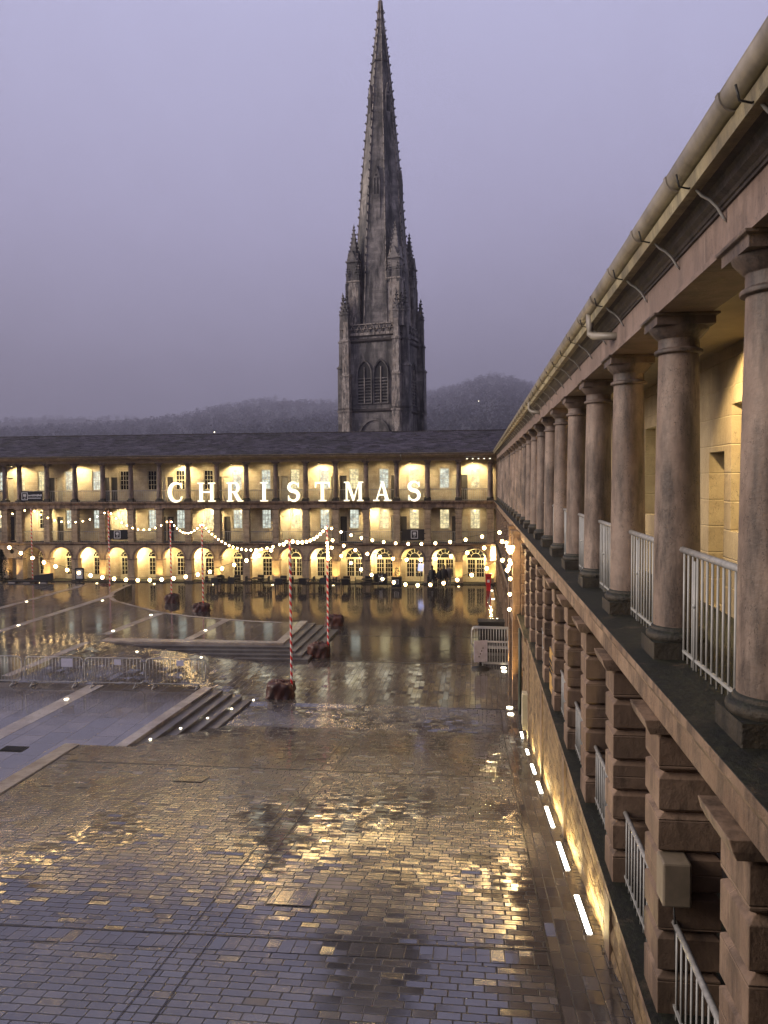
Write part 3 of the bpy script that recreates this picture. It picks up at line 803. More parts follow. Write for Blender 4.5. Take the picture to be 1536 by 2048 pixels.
# basement wall
mb = MB(); yv = [Y0]+[i*.5 for i in range(-11,53)]+[26.4]
rnd = random.Random(21)
rowh = .28; z_ = -.2; row = 0
rx('basement_wall', MB().box(1.625,3.0,Y0,26.4,-.2,3.1), M['basement'])
bw = MB()
while z_ < 3.05:
    zz = min(z_+rowh*rnd.uniform(.85,1.15), 3.09); y_ = Y0+rnd.random()*.6
    while y_ < 26.3:
        L_ = rnd.uniform(.4,.95); ye = min(y_+L_, 26.4); nx3 = 6; ny3 = 3
        if zz > g(y_)-.1:
            pr_ = rnd.uniform(-.004,.012); P3 = []
            for i in range(nx3+1):
                for j in range(ny3+1):
                    u = i/nx3; v = j/ny3; e_ = 1. if (0 < i < nx3 and 0 < j < ny3) else 0.
                    P3.append((1.622-.012-pr_*e_-e_*rnd.uniform(.0,.026), y_+.008+(ye-y_-.016)*u, z_+.008+(zz-z_-.016)*v))
            bw.add(P3, [(i*(ny3+1)+j, (i+1)*(ny3+1)+j, (i+1)*(ny3+1)+j+1, i*(ny3+1)+j+1) for i in range(nx3) for j in range(ny3)], True)
        y_ = ye
    z_ = zz; row += 1
rx('stone_facing', bw, M['basement'])
for yq in (9.2,13.9,18.6,23.2): rx('buttress_strip', MB().box(1.565,1.60,yq,yq+.34,-.2,3.1), M['stone'])
# arcade further on
rar = (PS-.58)/2
ya0 = 26.4
ay = [v for v in cy if v > 25.5]
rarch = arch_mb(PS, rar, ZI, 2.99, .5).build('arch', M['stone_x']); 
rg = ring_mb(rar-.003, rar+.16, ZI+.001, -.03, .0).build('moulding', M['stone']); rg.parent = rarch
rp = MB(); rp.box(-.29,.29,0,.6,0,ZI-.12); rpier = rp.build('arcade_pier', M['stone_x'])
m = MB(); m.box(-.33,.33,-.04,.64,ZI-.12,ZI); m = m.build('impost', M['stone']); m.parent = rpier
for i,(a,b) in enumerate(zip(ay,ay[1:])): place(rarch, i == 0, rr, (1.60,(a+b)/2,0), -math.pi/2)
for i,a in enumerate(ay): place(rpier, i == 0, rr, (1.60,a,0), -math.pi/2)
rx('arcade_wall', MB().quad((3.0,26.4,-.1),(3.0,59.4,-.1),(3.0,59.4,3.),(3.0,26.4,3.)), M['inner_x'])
# upper + lower back walls
opsU = []; opsL = []; wu = []; du_ = []
for yc in [7.44+PS*k for k in range(-2,12)]:
    opsU.append((yc+1.33,yc+2.13,7.47,8.97)); wu.append((3.0,yc+1.73,7.47))
    if yc < 30: opsU.append((yc+2.38,yc+2.99,6.47,8.43)); du_.append((yc+2.685,6.475))
def rplane(u,d,z): return (3.0+d,u,z)
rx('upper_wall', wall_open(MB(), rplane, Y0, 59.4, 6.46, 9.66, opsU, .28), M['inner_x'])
rx('lower_wall', wall_open(MB(), rplane, Y0, 59.4, 3.19, 5.95, [(yc+1.33,yc+2.13,4.2,5.7) for yc in [7.44+PS*k for k in range(-2,4)]], .28), M['black_stone_and_shade'])  # gloom of the lower gallery recess painted in as black stone
wp = window_set(.8,1.5,3,4,M['cream']).build('window', M['cream']); q = pane_mb(.8,1.5).build('pane', M['glass_warm']); q.parent = wp
for i,(x,y,z) in enumerate(wu[:8]): place(wp, i == 0, rr, (3.2,y,z), -math.pi/2)
dp = MB(); dp.box(-.30,.30,0,.04,0,1.94); [dp.box(x0,x0+.2,-.015,0,z0,z1) for x0 in (-.22,.02) for z0,z1 in ((.15,.85),(1.,1.8))]
dp = dp.build('door', M['door_pale']); q = MB().sphere((.24,-.03,.95),.025,8).build('handle', M['iron']); q.parent = dp
for i,(y,z) in enumerate(du_[:8]): place(dp, i == 0, rr, (3.22,y,z), -math.pi/2)
# columns
sh, ba, ca = column_mb(ZS-Z1, .205, 40)
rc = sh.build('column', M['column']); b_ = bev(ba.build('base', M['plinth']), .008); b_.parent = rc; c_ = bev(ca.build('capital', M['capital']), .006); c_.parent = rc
tc_, bc_ = railing_mb(PS-.40, .99, 14)
rrail = tc_.build('railing', M['white_metal']); q = bc_.build('bars', M['grey_metal']); q.parent = rrail
q = MB().tube([(-.52,-.012,.0),(-.52,-.012,.93)], .012, 6).tube([(-.52,.0,.55),(-.52,-.03,.55)], .02, 6).build('stay', M['grey_metal']); q.parent = rrail
for i, y in enumerate(cy):
    place(rc, i == 0, rr, (DX,y,Z1), 0.)
    if i < len(cy)-1: place(rrail, i == 0, rr, (DX,y+PS/2,Z1), -math.pi/2)
# lower piers
hw = .28
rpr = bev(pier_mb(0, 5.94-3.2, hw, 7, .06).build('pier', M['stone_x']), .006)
q = MB().box(-.325,.325,-.43,.28,5.94-3.2-.14,5.94-3.2-.005)
q = MB().add([(-.325,-.37,2.6),(.325,-.37,2.6),(.325,.3,2.6),(-.325,.3,2.6),(-.335,-.40,2.66),(.335,-.40,2.66),(.335,.3,2.66),(-.335,.3,2.66),(-.335,-.42,2.735),(.335,-.42,2.735),(.335,.3,2.735),(-.335,.3,2.735)],
    [(0,3,2,1),(8,9,10,11),(0,1,5,4),(4,5,9,8),(1,2,6,5),(5,6,10,9),(2,3,7,6),(6,7,11,10),(3,0,4,7),(7,4,8,11)]).build('cap', M['stone']); bev(q,.006); q.parent = rpr
tc_, bc_ = railing_mb(PS-2*hw, .86, 11)
lrail = tc_.build('railing', M['white_metal']); q = bc_.build('bars', M['grey_metal']); q.parent = lrail
for i, y in enumerate(cy):
    place(rpr, i == 0, rr, (1.93,y,Z2), -math.pi/2)
    if i < len(cy)-1: place(lrail, i == 0, rr, (1.80,y+PS/2,Z2), -math.pi/2)
# stays of the gutter: curved rods from the gutter back to the frieze
m = MB(); m.tube([(0,0,0),(.03,0,-.07),(.07,0,-.12),(.12,0,-.15),(.17,0,-.20),(.21,0,-.27),(.235,0,-.30)], [.008,.010,.011,.011,.011,.010,.007], 6)
st_ = m.build('gutter_stay', M['white_metal'])
q = MB().tube([(-.09,0,.02),(-.07,0,-.06),(-.01,0,-.075),(.06,0,-.05),(.08,0,-.01)], .007, 5).build('bracket', M['iron']); q.parent = st_
yy = 4.18; first = True
while yy < 40: place(st_, first, rr, (1.40,yy,10.07)); first = False; yy += 1.165
m = MB(); m.tube([(1.385,9.71,10.12),(1.385,9.71,9.95),(1.39,9.70,9.86),(1.42,9.65,9.82),(1.50,9.5,9.79),(1.66,9.30,9.75)], .045, 12)
rx('downpipe', m, M['gutter'])
rx('downpipe', MB().tube([(1.385,20.3,10.1),(1.39,20.3,9.9),(1.45,20.2,9.82),(1.66,20.0,9.77)], .045, 10), M['gutter'])
# gateway block projecting half way along
rx('gateway', MB().box(1.33,1.6,28.3,32.2,0,6.1), M['stone_x']) if False else None
gwl = []
for ya in (28.4,31.6):
    gwl.append(rx('gateway_pier', MB().box(1.36,1.62,ya,ya+.75,0,6.1), M['stone_x']))
    rx('gateway_pier_cap', MB().box(1.32,1.64,ya-.04,ya+.79,6.1,6.22), M['stone'])
rx('gateway_lintel', MB().box(1.40,1.62,29.15,31.6,2.6,3.3), M['stone_x'])
rx('downpipe', MB().tube([(1.52,26.7,3.),(1.52,26.7,0)], .06, 8), M['green_pipe'])
# lamps of the right range
for i, y in enumerate((1.6,8.55,15.6,22.6,29.6,36.5,43.5)):
    lampbox(rr, (2.16,y,9.50), math.pi/2); lamp('SPOT', (2.22,y,9.42), 52 if y < 24 else 30, aim=(3.0,y+.1,8.75), cone=112, blend=.35, size=.05)
for i, y in enumerate((5.2,12.0,19.0,26.,33.,40.,47.)):
    lampbox(rr, (2.3,y,5.84), math.pi/2); lamp('SPOT', (2.34,y,5.78), 1.6 if y<24 else 12, aim=(3.0,y,4.4), cone=110, blend=.5)
for y in (30.,36.,42.,48.,54.):
    lamp('POINT', (2.3,y,2.6), 9, size=.08)
# ground strip lights beside the wall
strips = [(9.77,11.3),(12.1,13.75),(14.4,16.1),(16.95,18.3),(18.85,20.2),(21.2,22.2),(23.7,24.8)]
labs = ['longest white strip light in the paving nearest the camera by the range wall','second white strip light from the camera set beside the wall foot','third strip light from the camera along the wall foot','fourth strip light from the camera along the wall foot','fifth strip light from the camera along the wall foot','sixth strip light up the slope foot beside the wall','farthest strip light where the slope levels out by the wall']
for (a,b),lb in zip(strips,labs):
    r = tag(empty('strip_light', (1.44,(a+b)/2,g((a+b)/2))), lb, 'strip light', 'strip lights along the wall foot')
    a += .12; b -= .12
    for nm, w, dz, mt in (('frame',.062,.010,'channel'),('lens',.034,.014,'strip')):
        mb = MB(); cyc = (a+b)/2; zc = g(cyc)
        mb.quad((-w,a-cyc,g(a)-zc+dz),(w,a-cyc,g(a)-zc+dz),(w,b-cyc,g(b)-zc+dz),(-w,b-cyc,g(b)-zc+dz)); local(mb.build(nm, M[mt]), r)
    o = lamp('AREA', (1.42,(a+b)/2,g((a+b)/2)+.05), 2.0*(b-a), aim=(1.64,(a+b)/2,g((a+b)/2)+.55), color=(1.,.72,.24), name='strip_beam')
    o.data.shape = 'RECTANGLE'; o.data.size = .04; o.data.size_y = (b-a)
    fw = Vector((.22,0,.5)).normalized(); yy_ = Vector((0,1,-.155)).normalized(); xx_ = yy_.cross(-fw).normalized(); zz_ = xx_.cross(yy_)
    o.matrix_world = Matrix(((xx_.x,yy_.x,zz_.x,1.42),(xx_.y,yy_.y,zz_.y,(a+b)/2),(xx_.z,yy_.z,zz_.z,g((a+b)/2)+.05),(0,0,0,1)))
for i,(y,lb) in enumerate(((27.4,'near twin of the paired round floor lights by the gateway pier'),(26.6,'nearest round floor light where the slope levels out'),(33.3,'far twin of the round floor lights behind the stacked barriers'),(32.7,'round floor light beside the feet of the stacked barriers'),
      (45.,'round floor light beyond the pale bollard near the arcade'),(52.5,'round floor light farther along the right arcade'),(56.5,'round floor light at the foot of the red post box'))):
    q = MB().lathe([(.11,0),(.11,.02)], 14).build('floor_light', M['disc'], None, (1.2,y,g(y)+.01)); tag(q, lb, 'floor light', 'round floor lights by the right wall')
for y in (27.9,28.8,32.0): lamp('SPOT', (1.12,y,.1), 60, aim=(1.42,y+.15,2.6), cone=60, blend=.8, color=(1.,.58,.16), name='uplight_beam')

# ================================================================== THE RANGE THE VIEW IS TAKEN FROM (behind the camera)
nr = tag(empty('gallery_building', (-18,-1.5,0)), 'sandstone range closing the near side of the courtyard, behind the viewpoint', 'building')
def nx2(name, mb, mat):
    o = mb.build(name, mat); o.parent = nr; o.location = -Vector(nr.location)
nx2('wall', MB().box(-60,1.3,-6,-2.1,-.2,10.1), M['stone_y'])
nx2('ledge', MB().box(-60,1.3,-2.1,-.35,6.1,6.47), M['ledge'])
nx2('eaves', MB().box(-60,1.3,-2.1,-.4,9.6,10.1), M['frieze_y'])
for k in range(0,24):
    nx2('column', MB().lathe([(.2,6.47),(.17,9.6)], 12, -.9-2.4*k, -.85), M['column'])
# ================================================================== LETTERS
def ring_arc(cx, cz, rx_, rz_, a0, a1, w0, w1, n=22):
    """list of quads: stroke along an ellipse arc, width varies sinusoidally between w0 (ends) and w1 (middle)"""
    out = []
    def pt(k, sgn):
        t_ = a0+(a1-a0)*k/n; w = w0+(w1-w0)*math.sin(math.pi*k/n)
        return (cx+(rx_-w/2+sgn*w/2)*math.cos(t_), cz+(rz_-w/2*.55+sgn*w/2*.9)*math.sin(t_))
    for k in range(n): out.append([pt(k,-1),pt(k,1),pt(k+1,1),pt(k+1,-1)])
    return out
def thick(pts, ws):
    out = []; n = len(pts); L_ = []; R_ = []
    for i in range(n):
        a = Vector(pts[max(i-1,0)]); b = Vector(pts[min(i+1,n-1)]); t_ = (b-a).normalized(); nn = Vector((-t_.y,t_.x))*ws[i]/2
        L_.append(Vector(pts[i])+nn); R_.append(Vector(pts[i])-nn)
    for i in range(n-1): out.append([tuple(L_[i]),tuple(L_[i+1]),tuple(R_[i+1]),tuple(R_[i])])
    return out
def rect(a,b,c,d): return [[(a,c),(b,c),(b,d),(a,d)]]
H = 1.5
def serif(x, w, z0, up=True):
    h = .09
    return rect(x-w/2,x+w/2,z0,z0+h)
S_pts = []
def s_curve(W):
    pts = []; 
    for k in range(13):
        a = R(25)+(R(270)-R(25))*k/12; pts.append((W/2+.0+W*.36*math.cos(a), 1.13+.33*math.sin(a)))
    for k in range(1,13):
        a = R(90)-(R(245))*k/12; pts.append((W/2+W*.38*math.cos(a), .42+.38*math.sin(a)))
    # make the two bowls meet smoothly
    ws = []
    n = len(pts)
    for i in range(n):
        u = i/(n-1); ws.append(.10+.20*math.sin(math.pi*u)**1.2)
    return pts, ws
def glyph(ch):
    if ch == 'I': return .64, rect(.19,.45,0,H)+serif(.32,.62,0)+serif(.32,.62,H-.09)
    if ch == 'H': return 1.46, rect(.16,.42,0,H)+rect(1.04,1.30,0,H)+rect(.42,1.04,.70,.82)+serif(.29,.58,0)+serif(.29,.58,H-.09)+serif(1.17,.58,0)+serif(1.17,.58,H-.09)
    if ch == 'T': return 1.22, rect(.48,.74,0,H)+serif(.61,.62,0)+rect(.02,1.20,H-.13,H)+[[(.02,H-.13),(.02,H-.46),(.10,H-.46),(.16,H-.13)]]+[[(1.06,H-.13),(1.12,H-.46),(1.20,H-.46),(1.20,H-.13)]]
    if ch == 'C': return 1.36, ring_arc(.72,.75,.68,.78,R(48),R(312),.10,.34)+[[(1.10,1.50),(1.22,1.50),(1.24,1.05),(1.14,1.05)]]+[[(1.12,.40),(1.26,.42),(1.20,.20),(1.08,.16)]]
    if ch == 'R':
        return 1.34, rect(.14,.40,0,H)+serif(.27,.54,0)+rect(0,.40,H-.09,H)+rect(.40,.66,H-.12,H)+rect(.40,.66,.70,.82)+ring_arc(.64,1.10,.42,.42,R(-90),R(90),.12,.26)+[[(.52,.72),(.80,.74),(1.20,.09),(.90,.0)]]+rect(.92,1.34,0,.09)
    if ch == 'M': return 1.76, rect(.20,.34,0,H)+rect(1.34,1.60,0,H)+[[(.20,H),(.50,H),(.94,.30),(.80,.02)]]+[[(1.34,H),(1.42,H),(.92,.02),(.80,.02)]]+serif(.27,.50,0)+serif(1.47,.56,0)+rect(.04,.46,H-.09,H)+rect(1.30,1.76,H-.09,H)
    if ch == 'A': return 1.50, [[(.18,0),(.30,0),(.78,H),(.68,H)]]+[[(.98,0),(1.28,0),(.84,H),(.64,H)]]+rect(.36,1.04,.42,.53)+serif(.24,.50,0)+serif(1.16,.62,0)
    if ch == 'S':
        p, w = s_curve(1.0); return 1.0, thick(p, w)+[[(.84,1.46),(.93,1.46),(.93,1.08),(.85,1.08)]]+[[(.07,.46),(.15,.46),(.17,.04),(.07,.04)]]
word = 'CHRISTMAS'
lx = [-23.63,-21.09,-18.77,-16.42,-14.06,-11.77,-9.33,-7.07,-4.64]
seen = {}
for i,(ch,x) in enumerate(zip(word,lx)):
    W, polys = glyph(ch)
    k = .88 if ch == 'M' else (.96 if ch in 'A' else 1.)
    n_s = seen.get(ch,0); seen[ch] = n_s+1
    lab = {'C':'large illuminated letter C that begins the word on the ledge','H':'large illuminated letter H second in the word on the ledge','R':'large illuminated letter R on the ledge','I':'large illuminated letter I on the ledge',
           'S':('large illuminated letter S standing between I and T','large illuminated letter S that ends the word')[n_s],'T':'large illuminated letter T on the ledge','M':'large illuminated letter M on the ledge','A':'large illuminated letter A on the ledge'}[ch]
    root = tag(empty('illuminated_letter', (x,59.2,6.47)), lab, 'letter sign', 'letters spelling a word along the upper ledge')
    face = MB(); side = MB()
    for j, p in enumerate(polys):
        pp = [((u-W/2)*k, v) for u,v in p]; e = .0015*j
        face.add([(u,-.0-e,v) for u,v in pp], [tuple(range(len(pp)))])
        side.prism([(u*1.0,v) for u,v in pp], lambda u,v,d:(u,d,v), .004, .14)
    local(face.build('face', M['letter']), root); local(side.build('side', M['letter_edge']), root)

# ================================================================== BANNERS on the railings
def banner(x0, x1, z0, z1, lab, emblem, words=0, mat='black_board'):
    root = tag(empty('railing_banner', ((x0+x1)/2,59.56,z0)), lab, 'banner', 'banners hung on railings')
    w = (x1-x0)/2; h = z1-z0
    local(MB().box(-w,w,0,.02,0,h).build('board', M[mat]), root)
    mb = MB(); cx = emblem*w; s_ = .27; cz = h/2+.02
    for a in ((cx-s_,cx+s_,cz+s_*1.15-.05,cz+s_*1.15),(cx-s_,cx+s_,cz-s_*1.15,cz-s_*1.15+.05),(cx-s_,cx-s_+.05,cz-s_*1.15+.05,cz+s_*1.15-.05),(cx+s_-.05,cx+s_,cz-s_*1.15+.05,cz+s_*1.15-.05)):
        mb.box(a[0],a[1],-.012,-.001,a[2],a[3])
    mb.box(cx-.12,cx+.12,-.012,-.001,cz+.02,cz+.16); mb.box(cx-.09,cx-.01,-.012,-.001,cz-.06,cz+.0); mb.box(cx+.01,cx+.10,-.012,-.001,cz-.08,cz+.0)
    mb.box(cx-.07,cx+.07,-.012,-.001,cz-.2,cz-.16)
    local(mb.build('emblem', M['white_mark']), root)
    if words:
        mb = MB(); rnd = random.Random(3)
        u = -w*.35
        while u < w*.85:
            l_ = .05+.06*rnd.random(); mb.box(u,u+l_,-.01,-.001,h*.50+.03*rnd.random(),h*.64+.06*rnd.random()); u += l_+.025
        mb.box(-w*.35,w*.85,-.01,-.001,h*.30,h*.37); local(mb.build('lettering', M['white_mark']), root)
banner(-36.9,-35.05,6.52,7.35,'black banner with white emblem and lettering on the upper railing at far left',-.68,1)
banner(-29.45,-27.8,3.42,4.2,'black banner with white framed emblem on the middle railing left of centre',-.12)
banner(-5.6,-3.8,3.42,4.26,'black banner with white framed emblem on the middle railing at right',.05)
gbn = MB().box(-.6,.6,0,.02,0,.7).build('railing_banner', M['green_paint'], None, (-39.4,59.56,6.55)); tag(gbn,'dark green banner on the upper railing cut by the left edge','banner','banners hung on railings')

# ================================================================== POLES AND FESTOONS
def cover_mb(w, d, h, seed):
    rnd = random.Random(seed); mb = MB(); n = 44; rings = []
    zs = [0,.06*h,.2*h,.35*h,.5*h,.66*h,.8*h,.93*h,h,h+.03]
    fr = [1.06,1.07,.99,1.03,.98,1.03,.99,.95,.72,.25]
    vs = []
    ph = [rnd.random()*6 for _ in range(6)]
    for j, z in enumerate(zs):
        for i in range(n):
            a = 2*math.pi*i/n
            c_, s_ = math.cos(a), math.sin(a); p = 5.
            rs = 1/((abs(c_)**p+abs(s_)**p)**(1/p))
            k = 1+.06*math.sin(5*a+ph[0]+z*7)+.055*math.sin(9*a+ph[1]-z*11)+.03*math.sin(15*a+ph[3]+z*16)+.035*(rnd.random()-.5)
            vs.append((w/2*rs*c_*fr[j]*k, d/2*rs*s_*fr[j]*k, z+(.03*math.sin(3*a+ph[2])+.03*rnd.random() if j > 3 else 0)))
    m_ = len(zs)
    fs = [(j*n+i, j*n+(i+1)%n, (j+1)*n+(i+1)%n, (j+1)*n+i) for j in range(m_-1) for i in range(n)]
    fs.append(tuple((m_-1)*n+i for i in range(n)))
    mb.add(vs, fs, True)
    # gathered knot on top
    for k in range(7):
        a = rnd.random()*6.28; r_ = rnd.random()*.18*w
        mb.sphere((r_*math.cos(a), r_*math.sin(a), h+.04), .07+.05*rnd.random(), 8, .8)
    return mb
poles = [('P5',-7.25,28.1,.95,.55,-6.83,28.1,5.9,'tall candy striped pole in a brown covered block, nearest to the camera'),
 ('P7',-7.18,34.9,.95,.55,-6.75,34.95,5.52,'candy striped pole at the corner of the raised terrace steps'),
 ('P6',-7.85,42.5,.95,.5,-8.2,42.45,5.57,'candy striped pole behind the raised terrace steps, partly hidden by the nearer one'),
 ('P4',-17.0,46.4,.95,.45,-16.85,46.4,5.5,'slim striped pole beside the curved terrace edge'),
 ('P3',-20.2,49.7,.85,.5,-20.2,49.6,5.55,'slim striped pole in mid distance left of the curved edge pole'),
 ('P2',-26.9,53.6,1.1,.55,-26.5,53.6,6.0,'slim striped pole with a wide covered base before the left arches'),
 ('P1',-34.4,56.6,.9,.45,-34.3,56.6,6.05,'slim striped pole farthest to the left near the benches')]
ptop = {}
for nm,bx,by,w,h,px,py,zt,lab in poles:
    root = tag(empty('striped_pole', (bx,by,gx(bx,by))), lab, 'festive pole', 'striped poles carrying the festoon lights')
    local(cover_mb(w,w*.85,h,hash(nm) % 50 if False else len(lab)).build('base_cover', M['sack']), root)
    mb = MB().lathe([(.043,0),(.043,zt)], 12); local(mb.build('pole', M['candy']), root, (px-bx,py-by,.0))
    local(MB().tube([(0,0,.0),(.05,0,.05),(0,0,.09)], .012, 6).build('hook', M['galv']), root, (px-bx,py-by,zt))
    ptop[nm] = (px,py,zt+.05)
bulb0 = None; NB = 0
def festoon(p0, p1, sag, n, lab, skip_ends=True, rb=.055, sc_=1.):
    global bulb0
    root = tag(empty('festoon_string', p0), lab, 'string lights', 'festoon strings over the courtyard')
    P0, P1_ = Vector(p0), Vector(p1)
    def at(t_): 
        q = P0.lerp(P1_, t_); q.z -= sag*4*t_*(1-t_); return q-P0
    local(MB().tube([at(i/24) for i in range(25)], .008, 4).build('cable', M['cable']), root)
    for i in range(n):
        q = at((i+.5)/n)
        if bulb0 is None:
            bulb0 = MB().sphere((0,0,-.09), rb, 10, 1.15).build('bulb', M['bulb'])
            s_ = MB().lathe([(.02,-.05),(.022,.01)], 8).build('socket', M['cable']); s_.parent = bulb0; s_ = MB().sphere((0,0,-.09), .082, 12).build('halo_shell', M['halo_shell']); s_.parent = bulb0; o = bulb0  # outer shell adds the glow around the bulb
        else: o = dup(bulb0)
        local(o, root, q); o.scale = (sc_,sc_,sc_)
gate = (1.25,27.2,6.15)
festoon(ptop['P5'], (-18.8,28.3,6.0), 1.55, 25, 'long low sagging festoon from the nearest pole to beyond the left edge')
festoon(ptop['P7'], gate, .9, 13, 'upper festoon from the corner pole to the right range')
festoon((ptop['P7'][0],ptop['P7'][1],5.3), (1.2,26.6,5.6), 1.45, 15, 'lower festoon sagging from the corner pole to the right range')
festoon(ptop['P6'], (1.3,30.5,6.2), .75, 14, 'festoon from the hidden pole to the upper ledge of the right range')
festoon(ptop['P5'], ptop['P6'], .35, 10, 'short festoon between the nearest pole and the pole behind the steps')
festoon(ptop['P5'], ptop['P4'], .9, 20, 'festoon from the nearest pole back to the curved edge pole',sc_=.72)
festoon(ptop['P4'], ptop['P3'], .75, 11, 'short deep sagging festoon between the two middle poles',sc_=.72)
festoon(ptop['P3'], ptop['P2'], 1.0, 11, 'festoon swagged between the middle pole and the wide based pole',sc_=.72)
festoon(ptop['P2'], ptop['P1'], .95, 11, 'festoon swagged before the middle gallery at left',sc_=.72)
festoon(ptop['P1'], (-42,57.5,5.2), .3, 7, 'festoon leaving the farthest left pole out of the frame',sc_=.72)
festoon((-18.8,28.3,5.2), (-26.3,53.3,.9), .3, 12, 'festoon dropping towards the covered base at left') if False else None

festoon((-6.75,34.95,5.4), (-6.70,34.9,4.5), .0, 6, 'bunch of festoon bulbs hanging down the corner pole')
festoon((1.25,27.2,6.1), (1.22,28.25,3.2), .0, 5, 'short festoon hanging down the gateway pier of the right range')
festoon((1.28,26.4,5.95), (1.25,31.8,5.7), .35, 8, 'festoon looped along the upper ledge over the gateway')
festoon((1.2,26.9,5.5), (1.2,30.2,4.7), .2, 5, 'bunched festoon end beside the gateway pier')
# ================================================================== BARRIERS
def barrier_parts(W, h=1.08):
    fr = MB(); bars = MB(); r = .17; z0 = .16
    pts = []
    for cx_, cz_, a0 in ((W/2-r,h-r,0),(-W/2+r,h-r,90),(-W/2+r,z0+r,180),(W/2-r,z0+r,270)):
        for k in range(5): a = R(a0+k*22.5); pts.append((cx_+r*math.cos(a),0,cz_+r*math.sin(a)))
    pts.append(pts[0]); fr.tube(pts, .019, 8)
    n = 17
    for i in range(1,n): x = -W/2+W*i/n; bars.tube([(x,0,z0+.01),(x,0,h-.01)], .0085, 5)
    ft = []
    for x in (-W*.36,W*.36):
        m_ = MB(); m_.tube([(x,0,z0),(x-.0,-.22,.02)], .02, 6).tube([(x,0,z0),(x,.22,.02)], .02, 6).tube([(x,-.26,.02),(x,.26,.02)],.016,6); ft.append(m_)
    return fr, bars, ft
def barrier(W, loc, rz, lab, grp, paper=None, tilt=None):
    fr, bars, ft = barrier_parts(W)
    root = tag(empty('crowd_barrier', loc, rz), lab, 'barrier', grp)
    if tilt: root.rotation_euler = (tilt[0],tilt[1],rz)
    local(fr.build('frame', M['galv']), root); local(bars.build('bars', M['galv']), root)
    for f_ in ft: local(f_.build('foot', M['galv']), root)
    if paper: 
        x, w, h = paper; local(MB().box(x-w/2,x+w/2,-.035,-.025,1.06-h,1.04).build('notice', M['paper']), root)
yb = 26.85
barrier(2.26,(-17.95,yb,TZ),R(1),'crowd barrier cut off by the left edge of the picture','crowd barriers in a row',None)
barrier(2.26,(-15.52,yb,TZ),R(1),'crowd barrier with the largest white notice, second from the left','crowd barriers in a row',(.52,.44,.34))
barrier(2.26,(-13.19,yb+.03,TZ),R(1),'crowd barrier with a small notice in the middle of its top rail','crowd barriers in a row',(.14,.27,.23))
barrier(2.26,(-10.86,yb+.08,TZ),R(1),'crowd barrier at the right end of the row by the steps','crowd barriers in a row',(.18,.27,.23))
# stacked ones at the wall
for i in range(4):
    barrier(2.2,(.92,36.9-i*.16,0),R(-4),['rearmost','third','second','front'][i]+' barrier of the tall stack leaning by the right wall','barriers stacked by the right wall',None,(R(-4),0))
for i in range(3):
    barrier(1.9,(1.0-.0,33.6-i*.13,0),R(-3),['rear','middle','front'][i]+' barrier of the short stack nearest the wall lights','barriers stacked by the right wall',None,(R(-3),0))

r = tag(empty('equipment_case', (.95,38.0,0)), 'bulky black equipment case behind the stacked barriers by the right wall', 'case')
local(bev(MB().box(-.8,.45,-.45,.45,.1,1.15).build('case', M['black_board']), .03), r); local(MB().box(-.82,.47,-.47,.47,1.15,1.2).build('lid', M['iron']), r)
for sx in (-.6,.3): local(MB().sphere((sx,-.35,.06), .06, 8).build('wheel', M['black']), r)
# sign board with weighted foot
r = tag(empty('sign_board', (.22,33.1,0),R(20)), 'white notice board on a black rubber foot beside the stacked barriers', 'sign')
local(MB().lathe([(.40,0),(.38,.05),(.2,.09),(.1,.12)], 16).build('foot', M['iron']), r)
local(MB().box(-.05,.05,.0,.04,.1,1.25).build('post', M['iron']), r)
local(MB().box(-.30,.30,-.03,-.005,.30,1.22).build('board', M['paper']), r)
mb = MB(); [mb.box(-.10+.06*q,-.06+.06*q,-.034,-.031,.5+.12*q,.56+.12*q) for q in range(4)]; local(mb.build('marks', M['iron']), r)
# pale bollard / pillar bin
r = tag(empty('stone_bollard', (1.0,39.5,0)), 'pale round bollard with a domed cap behind the stacked barriers', 'bollard')
local(MB().lathe([(.17,0),(.17,.08),(.14,.1),(.13,.8)], 16).build('shaft', M['kerb']), r); local(MB().lathe([(.13,.8),(.2,.83),(.2,.9),(.12,1.0),(.02,1.04)], 16).build('cap', M['kerb']), r)
# red box
r = tag(empty('post_box', (.95,56.6,0)), 'small bright red post box on a post by the arcade corner', 'post box')
local(MB().box(-.2,.2,-.15,.15,.42,1.12).build('body', M['red']), r); local(MB().box(-.24,.24,-.19,.19,1.12,1.2).build('hood', M['red']), r)
local(MB().box(-.15,.15,-.11,.11,0,.42).build('pedestal', M['red']), r); local(MB().box(-.12,.12,-.158,-.152,.92,.97).build('slot', M['black']), r); local(MB().box(-.09,.09,-.157,-.152,.6,.8).build('plate', M['white_mark']), r)
# camera tripod like stand near the wall
r = tag(empty('tripod_stand', (1.05,50.5,0)), 'slim pale tripod stand on the paving by the right arcade', 'stand')
for a in (0,2.1,4.2): local(MB().tube([(0,0,1.2),(.35*math.cos(a),.35*math.sin(a),0)], .018, 6).build('leg', M['white_metal']), r)
local(MB().box(-.07,.07,-.07,.07,1.2,1.32).build('head', M['iron']), r)
# notice on the lower gallery rail
r = tag(empty('notice_board', (1.68,17.3,3.35)), 'ochre notice with black scrawled lettering on the lower gallery railing', 'notice board')
local(MB().box(-.012,.012,-.42,.42,0,.95).build('board', M['yellow_board']), r)
mb = MB(); rnd = random.Random(5)
for row in range(3):
    u = -.32
    while u < .3: l_ = .05+.07*rnd.random(); mb.tube([(-.016,u,.68-row*.12),(-.016,u+l_*.5,.68-row*.12+.06),(-.016,u+l_,.68-row*.12-.01)], .011, 4); u += l_+.03
local(mb.build('lettering', M['black']), r)
